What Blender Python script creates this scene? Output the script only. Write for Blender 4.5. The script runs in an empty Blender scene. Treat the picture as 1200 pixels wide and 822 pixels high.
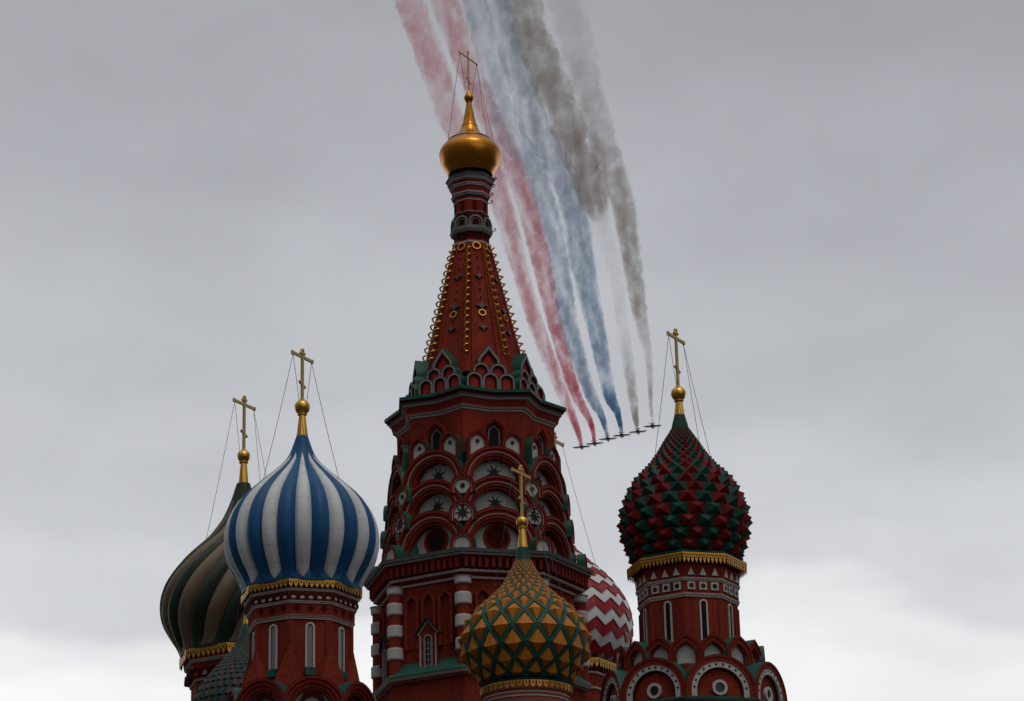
import bpy, bmesh, math, random
from mathutils import Vector, Matrix, noise as mnoise

random.seed(7)
SC = bpy.context.scene
COL = SC.collection
rad = math.radians
sin = lambda d: math.sin(rad(d))
cos = lambda d: math.cos(rad(d))

# ------------------------------------------------------------------ camera
F = 3122.0                       # focal length in units of a 1200 px wide frame
PITCH, ROLL, CAMZ = rad(19.8), rad(1.4), 1.7
c_f = Vector((0, math.cos(PITCH), math.sin(PITCH)))
c_u0 = Vector((0, -math.sin(PITCH), math.cos(PITCH)))
c_r0 = Vector((1, 0, 0))
c_u = c_r0 * math.sin(ROLL) + c_u0 * math.cos(ROLL)
c_r = c_r0 * math.cos(ROLL) - c_u0 * math.sin(ROLL)
C0 = Vector((0, 0, CAMZ))
cam_d = bpy.data.cameras.new("camera")
cam = bpy.data.objects.new("camera", cam_d)
COL.objects.link(cam)
cam.matrix_world = Matrix(((c_r.x, c_u.x, -c_f.x, C0.x), (c_r.y, c_u.y, -c_f.y, C0.y),
                           (c_r.z, c_u.z, -c_f.z, C0.z), (0, 0, 0, 1)))
cam_d.sensor_fit = 'HORIZONTAL'
cam_d.sensor_width = 36.0
cam_d.lens = 36.0 * F / 1200.0
cam_d.clip_start = 0.5
cam_d.clip_end = 20000
SC.camera = cam

# ------------------------------------------------------------------ view, world, sun
SC.view_settings.view_transform = 'Standard'
SC.view_settings.look = 'None'
SC.view_settings.exposure = 0.0
SC.view_settings.gamma = 1.0
SC.view_settings.use_curve_mapping = False
SC.render.engine = 'CYCLES'
SC.cycles.use_denoising = True
SC.cycles.max_bounces = 6
SC.cycles.volume_bounces = 4
SC.cycles.volume_step_rate = 1.0
SC.cycles.volume_max_steps = 512

SUN_EL, SUN_AZ = 68.0, 150.0     # veiled, high above the photographer's right shoulder
W = bpy.data.worlds.new("World")
SC.world = W
W.use_nodes = True
wn, wl = W.node_tree.nodes, W.node_tree.links
wn.clear()


def nd(tree, typ, **kw):
    n = tree.nodes.new(typ)
    for k, v in kw.items():
        setattr(n, k, v)
    return n


def build_world():
    t = W.node_tree
    out = nd(t, 'ShaderNodeOutputWorld')
    nish = nd(t, 'ShaderNodeTexSky', sky_type='NISHITA', sun_disc=False)
    nish.sun_elevation = rad(SUN_EL)
    nish.sun_rotation = rad(SUN_AZ)
    bg1 = nd(t, 'ShaderNodeBackground')
    bg1.inputs['Strength'].default_value = 0.08
    wl.new(nish.outputs[0], bg1.inputs['Color'])
    tc = nd(t, 'ShaderNodeTexCoord')
    sep = nd(t, 'ShaderNodeSeparateXYZ')
    wl.new(tc.outputs['Generated'], sep.inputs[0])
    mp = nd(t, 'ShaderNodeMapping')
    mp.inputs['Scale'].default_value = (1.0, 1.0, 2.6)
    wl.new(tc.outputs['Generated'], mp.inputs['Vector'])
    nz = nd(t, 'ShaderNodeTexNoise')
    nz.inputs['Scale'].default_value = 7.0
    nz.inputs['Detail'].default_value = 5.0
    nz.inputs['Roughness'].default_value = 0.45
    wl.new(mp.outputs[0], nz.inputs['Vector'])
    n2 = nd(t, 'ShaderNodeTexNoise')
    n2.inputs['Scale'].default_value = 5.5
    n2.inputs['Detail'].default_value = 4.0
    mp2 = nd(t, 'ShaderNodeMapping')
    mp2.inputs['Scale'].default_value = (1.0, 1.0, 1.7)
    mp2.inputs['Rotation'].default_value = (0.0, rad(14), 0.0)
    wl.new(tc.outputs['Generated'], mp2.inputs['Vector'])
    wl.new(mp2.outputs[0], n2.inputs['Vector'])
    # elevation wobbled by the cloud noise
    a = nd(t, 'ShaderNodeMath', operation='MULTIPLY_ADD')
    wl.new(nz.outputs['Fac'], a.inputs[0])
    a.inputs[1].default_value = 0.10
    b = nd(t, 'ShaderNodeMath', operation='SUBTRACT')
    wl.new(sep.outputs['Z'], b.inputs[0])
    b.inputs[1].default_value = 0.050
    wl.new(b.outputs[0], a.inputs[2])
    # a thicker bank of cloud low on the right
    cx = nd(t, 'ShaderNodeMapRange', interpolation_type='SMOOTHSTEP')
    cx.inputs[1].default_value, cx.inputs[2].default_value = 0.08, 0.19
    cx.inputs[3].default_value, cx.inputs[4].default_value = 0.0, 0.014
    wl.new(sep.outputs['X'], cx.inputs[0])
    a2 = nd(t, 'ShaderNodeMath', operation='ADD')
    wl.new(a.outputs[0], a2.inputs[0])
    wl.new(cx.outputs[0], a2.inputs[1])
    mr = nd(t, 'ShaderNodeMapRange')
    mr.inputs[1].default_value, mr.inputs[2].default_value = 0.15, 0.60
    wl.new(a2.outputs[0], mr.inputs[0])
    cr = nd(t, 'ShaderNodeValToRGB')
    cr.color_ramp.interpolation = 'EASE'
    stops = [(0.15, (0.93, 0.93, 0.91)), (0.224, (0.93, 0.932, 0.92)), (0.244, (0.83, 0.84, 0.842)), (0.261, (0.655, 0.669, 0.69)),
             (0.288, (0.585, 0.599, 0.62)), (0.34, (0.485, 0.498, 0.524)), (0.40, (0.415, 0.426, 0.453)),
             (0.46, (0.370, 0.378, 0.404)), (0.60, (0.32, 0.327, 0.349))]
    el = cr.color_ramp.elements
    for i, (z, c) in enumerate(stops):
        p = (z - 0.15) / 0.45
        e = el[i] if i < 2 else el.new(p)
        e.position = p
        e.color = (*c, 1)
    wl.new(mr.outputs[0], cr.inputs[0])
    # broad soft light and dark in the cloud deck
    m2 = nd(t, 'ShaderNodeMapRange')
    m2.inputs[1].default_value, m2.inputs[2].default_value = 0.3, 0.7
    m2.inputs[3].default_value, m2.inputs[4].default_value = 0.93, 1.15
    wl.new(n2.outputs['Fac'], m2.inputs[0])
    mm = nd(t, 'ShaderNodeVectorMath', operation='SCALE')
    wl.new(cr.outputs[0], mm.inputs[0])
    wl.new(m2.outputs[0], mm.inputs['Scale'])
    # unseen sky out of frame, made dark low and bright overhead to shape the light
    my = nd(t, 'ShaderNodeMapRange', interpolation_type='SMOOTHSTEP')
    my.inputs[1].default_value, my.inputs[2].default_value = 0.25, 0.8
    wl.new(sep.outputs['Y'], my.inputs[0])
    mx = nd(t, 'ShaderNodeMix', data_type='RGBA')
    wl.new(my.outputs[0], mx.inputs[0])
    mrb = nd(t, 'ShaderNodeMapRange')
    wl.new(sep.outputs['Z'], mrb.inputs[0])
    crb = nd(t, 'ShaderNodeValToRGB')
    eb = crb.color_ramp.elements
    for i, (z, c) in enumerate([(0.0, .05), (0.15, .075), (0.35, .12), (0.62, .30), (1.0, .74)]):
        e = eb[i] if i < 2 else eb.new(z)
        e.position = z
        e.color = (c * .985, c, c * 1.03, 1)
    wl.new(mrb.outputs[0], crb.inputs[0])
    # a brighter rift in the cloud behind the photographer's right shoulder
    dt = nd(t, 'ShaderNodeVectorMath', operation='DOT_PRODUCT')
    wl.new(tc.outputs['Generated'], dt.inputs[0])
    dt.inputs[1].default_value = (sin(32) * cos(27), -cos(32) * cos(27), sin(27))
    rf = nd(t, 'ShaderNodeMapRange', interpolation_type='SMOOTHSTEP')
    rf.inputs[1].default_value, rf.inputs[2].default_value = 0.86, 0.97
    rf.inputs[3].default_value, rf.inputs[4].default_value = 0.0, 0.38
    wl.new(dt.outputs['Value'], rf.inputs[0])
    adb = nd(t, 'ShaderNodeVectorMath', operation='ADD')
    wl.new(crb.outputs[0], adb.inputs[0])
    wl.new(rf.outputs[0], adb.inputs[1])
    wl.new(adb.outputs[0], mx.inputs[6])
    wl.new(mm.outputs[0], mx.inputs[7])
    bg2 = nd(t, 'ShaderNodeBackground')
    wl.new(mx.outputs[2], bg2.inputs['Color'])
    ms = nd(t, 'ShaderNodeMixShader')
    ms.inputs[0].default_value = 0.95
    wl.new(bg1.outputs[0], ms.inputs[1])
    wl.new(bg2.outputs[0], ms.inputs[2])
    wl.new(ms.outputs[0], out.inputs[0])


build_world()
sun_d = bpy.data.lights.new("sun", 'SUN')
sun_d.energy = 0.5
sun_d.angle = rad(25)
sun_d.color = (1.0, 0.96, 0.9)
sun = bpy.data.objects.new("sun", sun_d)
COL.objects.link(sun)
sun_dir = Vector((sin(SUN_AZ) * cos(SUN_EL), cos(SUN_AZ) * cos(SUN_EL), sin(SUN_EL)))   # towards the sun
sun.rotation_euler = (-sun_dir).to_track_quat('-Z', 'Y').to_euler()

# ------------------------------------------------------------------ measuring


def proj(p):
    d = p - C0
    z = d.dot(c_f)
    return 600 + F * d.dot(c_r) / z, 411 - F * d.dot(c_u) / z


def ray(px, py):
    return (c_r * ((px - 600) / F) + c_u * ((411 - py) / F) + c_f).normalized()


def at_depth(px, py, Y):
    r = ray(px, py)
    return C0 + r * (Y / r.y)


def at_height(px, py, z):
    r = ray(px, py)
    return C0 + r * ((z - CAMZ) / r.z)


class Site:
    """where a tower stands: its axis and conversions into metres"""

    def __init__(s, px, py, Y):
        p = at_depth(px, py, Y)
        s.x, s.y = p.x, Y

    def z(s, py, R=0.0, az=0.0, u=0.0):
        lo, hi = -20.0, 120.0
        X, Y = s.x + R * sin(az) + u * cos(az), s.y - R * cos(az) + u * sin(az)
        for _ in range(40):
            m = (lo + hi) / 2
            if proj(Vector((X, Y, m)))[1] > py:
                lo = m
            else:
                hi = m
        return lo

    def m(s, px, py):
        z = s.z(py)
        return px * (Vector((s.x, s.y, z)) - C0).dot(c_f) / F


# ------------------------------------------------------------------ materials
MATS = {}


def material(name, col, rough=0.6, metal=0.0, var=0.25, scale=1.2, bump=0.0, spec=0.3, streak=0.0, seams=0.0, tint=None):
    m = bpy.data.materials.new(name)
    m.use_nodes = True
    t = m.node_tree
    p = t.nodes['Principled BSDF']
    p.inputs['Roughness'].default_value = rough
    p.inputs['Metallic'].default_value = metal
    p.inputs['Specular IOR Level'].default_value = spec
    tc = nd(t, 'ShaderNodeTexCoord')
    n1 = nd(t, 'ShaderNodeTexNoise')
    n1.inputs['Scale'].default_value = scale
    n1.inputs['Detail'].default_value = 7
    n1.inputs['Roughness'].default_value = 0.62
    mp = nd(t, 'ShaderNodeMapping')
    mp.inputs['Scale'].default_value = (1, 1, 1.0 if not streak else 0.16)
    t.links.new(tc.outputs['Object'], mp.inputs[0])
    t.links.new(mp.outputs[0], n1.inputs['Vector'])
    n3 = nd(t, 'ShaderNodeTexNoise')
    n3.inputs['Scale'].default_value = scale * 7
    n3.inputs['Detail'].default_value = 4
    t.links.new(tc.outputs['Object'], n3.inputs['Vector'])
    av = nd(t, 'ShaderNodeMath', operation='MULTIPLY_ADD')
    t.links.new(n3.outputs['Fac'], av.inputs[0])
    av.inputs[1].default_value = 0.45
    t.links.new(n1.outputs['Fac'], av.inputs[2])
    mr = nd(t, 'ShaderNodeMapRange')
    mr.inputs[1].default_value, mr.inputs[2].default_value = 0.42, 1.02
    t.links.new(av.outputs[0], mr.inputs[0])
    mx = nd(t, 'ShaderNodeMix', data_type='RGBA')
    d = tint or tuple(c * (1 - var) for c in col)
    mx.inputs[6].default_value = (*d, 1)
    mx.inputs[7].default_value = (*[min(1, c * (1 + var)) for c in col], 1)
    t.links.new(mr.outputs[0], mx.inputs[0])
    last = mx.outputs[2]
    if seams:
        # thin dark joints between the metal sheets
        sx = nd(t, 'ShaderNodeSeparateXYZ')
        t.links.new(tc.outputs['Object'], sx.inputs[0])
        dv = nd(t, 'ShaderNodeMath', operation='DIVIDE')
        t.links.new(sx.outputs['Z'], dv.inputs[0])
        dv.inputs[1].default_value = seams
        fr_ = nd(t, 'ShaderNodeMath', operation='FRACT')
        t.links.new(dv.outputs[0], fr_.inputs[0])
        lt = nd(t, 'ShaderNodeMath', operation='LESS_THAN')
        t.links.new(fr_.outputs[0], lt.inputs[0])
        lt.inputs[1].default_value = 0.05
        sm_ = nd(t, 'ShaderNodeMix', data_type='RGBA')
        sf = nd(t, 'ShaderNodeMath', operation='MULTIPLY')
        t.links.new(lt.outputs[0], sf.inputs[0])
        sf.inputs[1].default_value = 0.2
        t.links.new(sf.outputs[0], sm_.inputs[0])
        t.links.new(last, sm_.inputs[6])
        sm_.inputs[7].default_value = (0.02, 0.02, 0.025, 1)
        last = sm_.outputs[2]
    t.links.new(last, p.inputs['Base Color'])
    if bump:
        bp = nd(t, 'ShaderNodeBump')
        bp.inputs['Strength'].default_value = bump
        bp.inputs['Distance'].default_value = 0.02
        t.links.new(av.outputs[0], bp.inputs['Height'])
        t.links.new(bp.outputs[0], p.inputs['Normal'])
    if metal:
        rr = nd(t, 'ShaderNodeMapRange')
        rr.inputs[3].default_value, rr.inputs[4].default_value = rough * 0.75, rough * 1.3
        t.links.new(mr.outputs[0], rr.inputs[0])
        t.links.new(rr.outputs[0], p.inputs['Roughness'])
    MATS[name] = m
    return m


material('brick_red', (0.245, 0.035, 0.019), 0.85, var=0.42, scale=0.7, bump=0.3, spec=0.06, streak=1, tint=(0.10, 0.016, 0.010))
material('trim_red', (0.215, 0.024, 0.014), 0.75, var=0.22, scale=1.6, spec=0.08)
material('deep_red', (0.07, 0.009, 0.007), 0.8, var=0.3, scale=2.0, spec=0.06)
material('bright_red', (0.42, 0.035, 0.025), 0.7, var=0.2, scale=2.0, spec=0.1)
material('pale_brick', (0.30, 0.085, 0.068), 0.85, var=0.2, scale=1.5, bump=0.3, spec=0.15)
material('white_stone', (0.52, 0.50, 0.48), 0.8, var=0.24, scale=1.4, bump=0.2, spec=0.2, streak=1)
material('grey_stone', (0.235,0.232,0.228), 0.8, var=0.22, scale=1.8, spec=0.2)
material('pale_line', (0.44, 0.38, 0.355), 0.8, var=0.18, scale=1.6, spec=0.2)
material('green_copper', (0.014, 0.088, 0.063), 0.5, var=0.25, scale=0.8, spec=0.22)
material('dark_green', (0.013, 0.058, 0.040), 0.5, var=0.3, scale=1.0, spec=0.2)
material('olive_green', (0.030,0.046,0.032), 0.5, var=0.3, scale=0.8, spec=0.2)
material('tan_brown', (0.20, 0.145, 0.095), 0.55, var=0.2, scale=0.9, spec=0.2)
material('blue_paint', (0.011, 0.093, 0.225), 0.45, var=0.16, scale=0.8, spec=0.2, seams=0.62, streak=1)
material('white_paint', (0.70,0.70,0.70), 0.5, var=0.16, scale=1.2, spec=0.2, seams=0.62, streak=1)
material('orange_paint', (0.46, 0.152, 0.012), 0.5, var=0.2, scale=1.2, spec=0.18)
material('spike_red', (0.165, 0.008, 0.008), 0.5, var=0.2, scale=1.2, spec=0.12)
material('spike_green', (0.008, 0.058, 0.041), 0.5, var=0.25, scale=1.2, spec=0.15)
material('zig_red', (0.33, 0.012, 0.02), 0.5, var=0.15, scale=1.0, spec=0.3)
material('zig_white', (0.66,0.65,0.65), 0.55, var=0.10, scale=1.2, spec=0.3)
material('shingle_teal', (0.010, 0.042, 0.042), 0.6, var=0.35, scale=2.5, spec=0.2)
material('shingle_mauve', (0.055, 0.04, 0.036), 0.6, var=0.3, scale=2.5, spec=0.2)
material('gold_leaf', (0.72, 0.40, 0.075), 0.30, metal=1.0, var=0.14, scale=1.5)
material('old_gold', (0.53, 0.21, 0.026), 0.26, metal=1.0, var=0.2, scale=1.2)
material('gold_paint', (0.62, 0.33, 0.058), 0.40, metal=0.85, var=0.2, scale=3)
material('cross_gold', (0.62, 0.42, 0.15), 0.5, metal=0.25, var=0.15, scale=3)
material('black_iron', (0.014, 0.014, 0.014), 0.6, var=0.3, scale=3)
material('wire_steel', (0.09, 0.09, 0.09), 0.5, metal=0.6, var=0.1)
material('dark_glass', (0.012, 0.013, 0.015), 0.15, var=0.2, spec=0.5)
material('slit_grey', (0.22, 0.22, 0.22), 0.6, var=0.2)
material('slit_dark', (0.012, 0.015, 0.015), 0.8, var=0.2, spec=0.1)
material('deep_blue', (0.012, 0.03, 0.085), 0.6, var=0.2)
material('glazed_tile', (0.03,0.033,0.03), 0.3, var=0.4, spec=0.5)
material('paving', (0.06, 0.057, 0.054), 0.85, var=0.2, scale=0.4, bump=0.4)
material('jet_grey', (0.05, 0.052, 0.056), 0.5, var=0.15, scale=0.5)

# ------------------------------------------------------------------ mesh tools
AZ0 = -7.5                        # bearing of the octagons' front corner
CORNERS = [-97.5, -52.5, -7.5, 37.5, 82.5]
FACES = [-120.0, -75.0, -30.0, 15.0, 60.0, 105.0]


class MB:
    def __init__(s):
        s.v, s.f, s.mi, s.sm, s.mats = [], [], [], [], []

    def mat(s, name):
        if name not in s.mats:
            s.mats.append(name)
        return s.mats.index(name)

    def add(s, verts, faces, mat, smooth=False):
        o = len(s.v)
        s.v.extend([tuple(v) for v in verts])
        k = s.mat(mat)
        for f in faces:
            s.f.append([i + o for i in f])
            s.mi.append(k)
            s.sm.append(smooth)

    def quad(s, a, b, c, d, mat, smooth=False):
        s.add([a, b, c, d], [(0, 1, 2, 3)], mat, smooth)

    def lathe(s, prof, n, mat, phase=0.0, smooth=True, cap0=False, cap1=False):
        """prof: [(r, z[, mat of the strip that starts here])]"""
        for i in range(len(prof) - 1):
            (r0, z0), (r1, z1) = prof[i][:2], prof[i + 1][:2]
            m = prof[i][2] if len(prof[i]) > 2 and prof[i][2] else mat
            if smooth:
                continue
            vs, fs = [], []
            for j in range(n):
                a = phase + 360.0 * j / n
                vs += [(r0 * sin(a), -r0 * cos(a), z0), (r1 * sin(a), -r1 * cos(a), z1)]
            for j in range(n):
                k = (j + 1) % n
                fs.append((2 * j, 2 * k, 2 * k + 1, 2 * j + 1))
            s.add(vs, fs, m, False)
        if smooth:
            vs, N = [], len(prof)
            for (p) in prof:
                for j in range(n):
                    a = phase + 360.0 * j / n
                    vs.append((p[0] * sin(a), -p[0] * cos(a), p[1]))
            o = len(s.v)
            s.v.extend(vs)
            for i in range(N - 1):
                m = prof[i][2] if len(prof[i]) > 2 and prof[i][2] else mat
                kk = s.mat(m)
                for j in range(n):
                    k = (j + 1) % n
                    s.f.append([o + i * n + j, o + i * n + k, o + (i + 1) * n + k, o + (i + 1) * n + j])
                    s.mi.append(kk)
                    s.sm.append(True)
        for flag, p, rev in ((cap0, prof[0], True), (cap1, prof[-1], False)):
            if flag:
                ring = [(p[0] * sin(phase + 360.0 * j / n), -p[0] * cos(phase + 360.0 * j / n), p[1]) for j in range(n)]
                s.add(ring, [tuple(range(n))[::-1] if rev else tuple(range(n))], mat, False)

    def tube(s, pts, r, mat, n=8, smooth=True, closed=False):
        pts = [Vector(p) for p in pts]
        N = len(pts)
        vs, fs = [], []
        for i, p in enumerate(pts):
            if closed:
                t = pts[(i + 1) % N] - pts[i - 1]
            else:
                t = pts[min(i + 1, N - 1)] - pts[max(i - 1, 0)]
            t.normalize()
            ref = Vector((0, 0, 1)) if abs(t.z) < 0.9 else Vector((1, 0, 0))
            a = t.cross(ref).normalized()
            b = t.cross(a).normalized()
            rr = r[i] if isinstance(r, (list, tuple)) else r
            for k in range(n):
                th = 2 * math.pi * k / n
                vs.append(p + a * (rr * math.cos(th)) + b * (rr * math.sin(th)))
        for i in range(N if closed else N - 1):
            i2 = (i + 1) % N
            for k in range(n):
                k2 = (k + 1) % n
                fs.append((i * n + k, i * n + k2, i2 * n + k2, i2 * n + k))
        if not closed:
            fs.append(tuple(range(n))[::-1])
            fs.append(tuple((N - 1) * n + k for k in range(n)))
        s.add(vs, fs, mat, smooth)

    def box(s, c, d, mat, R=None):
        """box with centre c, full sizes d, optional axes R (three vectors)"""
        c = Vector(c)
        ax = R or (Vector((1, 0, 0)), Vector((0, 1, 0)), Vector((0, 0, 1)))
        vs = []
        for i in (-.5, .5):
            for j in (-.5, .5):
                for k in (-.5, .5):
                    vs.append(c + ax[0] * (i * d[0]) + ax[1] * (j * d[1]) + ax[2] * (k * d[2]))
        s.add(vs, [(0, 1, 3, 2), (4, 6, 7, 5), (0, 4, 5, 1), (2, 3, 7, 6), (0, 2, 6, 4), (1, 5, 7, 3)], mat)

    def ball(s, c, r, mat, n=12, sq=1.0):
        c = Vector(c)
        vs, fs = [c + Vector((0, 0, -r * sq))], []
        m = n // 2
        for i in range(1, m):
            ph = -math.pi / 2 + math.pi * i / m
            for j in range(n):
                th = 2 * math.pi * j / n
                vs.append(c + Vector((r * math.cos(ph) * math.cos(th), r * math.cos(ph) * math.sin(th), r * sq * math.sin(ph))))
        vs.append(c + Vector((0, 0, r * sq)))
        for j in range(n):
            k = (j + 1) % n
            fs.append((0, 1 + k, 1 + j))
            fs.append((len(vs) - 1, 1 + (m - 2) * n + j, 1 + (m - 2) * n + k))
            for i in range(m - 2):
                fs.append((1 + i * n + j, 1 + i * n + k, 1 + (i + 1) * n + k, 1 + (i + 1) * n + j))
        s.add(vs, fs, mat, True)

    def build(s, name, parent=None):
        me = bpy.data.meshes.new(name)
        me.from_pydata(s.v, [], s.f)
        for mname in s.mats:
            me.materials.append(MATS[mname])
        me.polygons.foreach_set('material_index', s.mi)
        me.polygons.foreach_set('use_smooth', s.sm)
        me.update()
        bm = bmesh.new()
        bm.from_mesh(me)
        bmesh.ops.recalc_face_normals(bm, faces=bm.faces)
        bm.to_mesh(me)
        bm.free()
        o = bpy.data.objects.new(name, me)
        COL.objects.link(o)
        if parent:
            o.parent = parent
        return o


class Frame:
    """a plane on a tower: u to the right, w up, n outwards"""

    def __init__(s, az, dist, z, lean=0.0):
        s.n0 = Vector((sin(az), -cos(az), 0))
        s.u = Vector((cos(az), sin(az), 0))
        s.w = Vector((0, 0, 1)) * cos(lean) - s.n0 * sin(lean)
        s.n = s.n0 * cos(lean) + Vector((0, 0, 1)) * sin(lean)
        s.o = s.n0 * dist + Vector((0, 0, z))

    def P(s, u, w, n=0.0):
        return s.o + s.u * u + s.w * w + s.n * n


def arch(c, w0, r, leg, n=20, keel=0.0, close=0.0):
    pts = [(c - r, w0)] if leg > 1e-6 else []
    for i in range(n + 1):
        th = math.pi * (1 - i / n)
        k = 1.0 + keel * max(0.0, 1 - abs(th - math.pi / 2) / 0.75) ** 1.6
        pts.append((c + r * math.cos(th), w0 + leg + r * math.sin(th) * k))
    if leg > 1e-6:
        pts.append((c + r, w0))
    return pts


def arch_ring(mb, fr, po, pi_, n0, n1, mat, mat_out=None, mat_in=None):
    N = len(po)
    vs, F1, F2, F3 = [], [], [], []
    for (a, b) in zip(po, pi_):
        vs += [fr.P(*a, n1), fr.P(*b, n1), fr.P(*a, n0), fr.P(*b, n0)]
    for i in range(N - 1):
        p, q = 4 * i, 4 * (i + 1)
        F1.append((p, p + 1, q + 1, q))
        F2.append((p, q, q + 2, p + 2))
        F3.append((p + 1, p + 3, q + 3, q + 1))
    e = 4 * (N - 1)
    F1 += [(0, 2, 3, 1), (e, e + 1, e + 3, e + 2)]
    mb.add(vs, F1, mat)
    mb.add(vs, F2, mat_out or mat)
    mb.add(vs, F3, mat_in or mat)


def panel(mb, fr, pts, n, mat, n_back=None):
    N = len(pts)
    mb.add([fr.P(*p, n) for p in pts], [tuple(range(N))], mat)
    if n_back is not None:
        vs = [fr.P(*p, n) for p in pts] + [fr.P(*p, n_back) for p in pts]
        mb.add(vs, [(i, (i + 1) % N, N + (i + 1) % N, N + i) for i in range(N)], mat)


def fbox(mb, fr, u0, u1, w0, w1, n0, n1, mat):
    panel(mb, fr, [(u0, w0), (u1, w0), (u1, w1), (u0, w1)], n1, mat, n0)


def circle(c, w, r, n=18):
    return [(c + r * math.cos(2 * math.pi * i / n), w + r * math.sin(2 * math.pi * i / n)) for i in range(n)]


def star(c, w, r, ri=0.3, k=8, rot=0.0):
    return [(c + (r if i % 2 == 0 else r * ri) * math.cos(math.pi * i / k + rot),
             w + (r if i % 2 == 0 else r * ri) * math.sin(math.pi * i / k + rot)) for i in range(2 * k)]


def ring_flat(mb, fr, c, w, ro, ri, n0, n1, mat, n=20):
    po = circle(c, w, ro, n)
    pi_ = circle(c, w, ri, n)
    po.append(po[0])
    pi_.append(pi_[0])
    arch_ring(mb, fr, po, pi_, n0, n1, mat)


def thing(name, label, cat, loc, group=None):
    o = bpy.data.objects.new(name, None)
    o.empty_display_size = 0.5
    COL.objects.link(o)
    o.location = loc
    o['label'] = label
    o['category'] = cat
    if group:
        o['group'] = group
    return o


# profile helpers ---------------------------------------------------------------


def smooth_profile(pts, sub=6):
    """Catmull-Rom through (r, z)"""
    P = [Vector((p[0], p[1], 0)) for p in pts]
    out = []
    for i in range(len(P) - 1):
        a, b, c, d = P[max(i - 1, 0)], P[i], P[i + 1], P[min(i + 2, len(P) - 1)]
        for k in range(sub):
            t = k / sub
            q = 0.5 * ((2 * b) + (c - a) * t + (2 * a - 5 * b + 4 * c - d) * t * t + (3 * b - a - 3 * c + d) * t ** 3)
            out.append((max(q.x, 0.005), q.y))
    out.append((P[-1].x, P[-1].y))
    return out


class Curve:
    """an onion outline by arc length, from the foot up"""

    def __init__(s, pts):
        s.p = smooth_profile(pts, 8)
        s.l = [0.0]
        for a, b in zip(s.p, s.p[1:]):
            s.l.append(s.l[-1] + math.hypot(b[0] - a[0], b[1] - a[1]))
        s.L = s.l[-1]

    def at(s, d):
        d = min(max(d, 0), s.L)
        i = 0
        while i < len(s.l) - 2 and s.l[i + 1] < d:
            i += 1
        t = (d - s.l[i]) / max(s.l[i + 1] - s.l[i], 1e-9)
        a, b = s.p[i], s.p[i + 1]
        return a[0] + (b[0] - a[0]) * t, a[1] + (b[1] - a[1]) * t

    def nor(s, d):
        a, b = s.at(d - 0.05), s.at(d + 0.05)
        t = Vector((b[0] - a[0], b[1] - a[1])).normalized()
        return t.y, -t.x                         # outward (r, z)

    def pt(s, th, d, lift=0.0):
        r, z = s.at(d)
        if lift:
            n = s.nor(d)
            r, z = r + n[0] * lift, z + n[1] * lift
        return Vector((r * sin(th), -r * cos(th), z))


BAR = Vector((0.5, 0.866, 0))     # the crosses' bars all run this way (near left to far right)


def make_cross(root, z0, z1, L, thick, wires, mat='cross_gold', lower=True, slim=False):
    """wires: list of (side, bearing, radius, z) anchors on the dome"""
    mb = MB()
    H = z1 - z0
    N = Vector((0.866, -0.5, 0))
    ax = (BAR, N, Vector((0, 0, 1)))
    mb.box((0, 0, z0 + H * 0.48), (thick, thick * 0.7, H * 0.96), mat, ax)
    zb = z0 + H * 0.83
    mb.box((0, 0, zb), (L, thick * 0.62, thick * 0.95), mat, ax)
    k = thick * (0.75 if slim else 0.9)
    for c in (Vector((0, 0, z1 - k * 0.8)), Vector((0, 0, z1 - k * 2.0)) + BAR * k * 0.75, Vector((0, 0, z1 - k * 2.0)) - BAR * k * 0.75):
        mb.ball(c, k * 0.8, mat, 10)
    for sd in (-1, 1):
        mb.box(BAR * (sd * L * 0.5) + Vector((0, 0, zb)), (thick * 0.5, thick * 0.72, thick * 1.35), mat, ax)
    if lower:
        zl = z0 + H * 0.30
        d = (BAR * 0.9 - Vector((0, 0, 0.43))).normalized()
        mb.box((0, 0, zl), (L * 0.26, thick * 0.6, thick * 0.8), mat, (d, N, d.cross(N)))
        for sd in (-1, 1):
            mb.ball(d * (sd * L * 0.13) + Vector((0, 0, zl)), thick * 0.55, mat, 8)
    o = mb.build('cross', root)
    for side, az, r, z in wires:
        w = MB()
        a = BAR * (side * L * 0.46) + Vector((0, 0, zb - thick * 0.4))
        b = Vector((r * sin(az), -r * cos(az), z))
        pts = []
        for i in range(9):
            t = i / 8
            p = a.lerp(b, t)
            p.z -= 0.10 * math.sin(math.pi * t)
            pts.append(p)
        w.tube(pts, 0.0105, 'wire_steel', 5)
        for i in range(1, 8):
            w.ball(pts[i], 0.02, 'wire_steel', 6)
        w.build('guy_wire', o)
    return o


def make_finial(root, T, yball, rball, yneck, rn0, rn1, mat='gold_leaf'):
    """gold ball on a tapering gold neck"""
    zb = T.z(yball)
    rb = T.m(rball, yball)
    zn0 = T.z(yneck)
    mb = MB()
    a, b = T.m(rn0, yball), T.m(rn1, yneck)
    mb.lathe([(b * 1.05, zn0 - 0.03), (b, zn0), (a, zb - rb * 0.95)], 8, mat, AZ0, smooth=False)
    mb.build('finial_neck', root)
    mb = MB()
    mb.ball((0, 0, zb), rb, mat, 24, 1.0)
    mb.lathe([(a * 1.1, zb - rb * 1.15), (a * 1.5, zb - rb * 1.05), (a * 1.5, zb - rb * 0.92), (a * 1.05, zb - rb * 0.85)], 20, mat)
    mb.lathe([(rb * 0.3, zb + rb * 0.9), (rb * 0.36, zb + rb * 1.0), (rb * 0.2, zb + rb * 1.12), (0.02, zb + rb * 1.18)], 14, mat)
    mb.build('finial_ball', root)
    return zb + rb * 0.98


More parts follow.
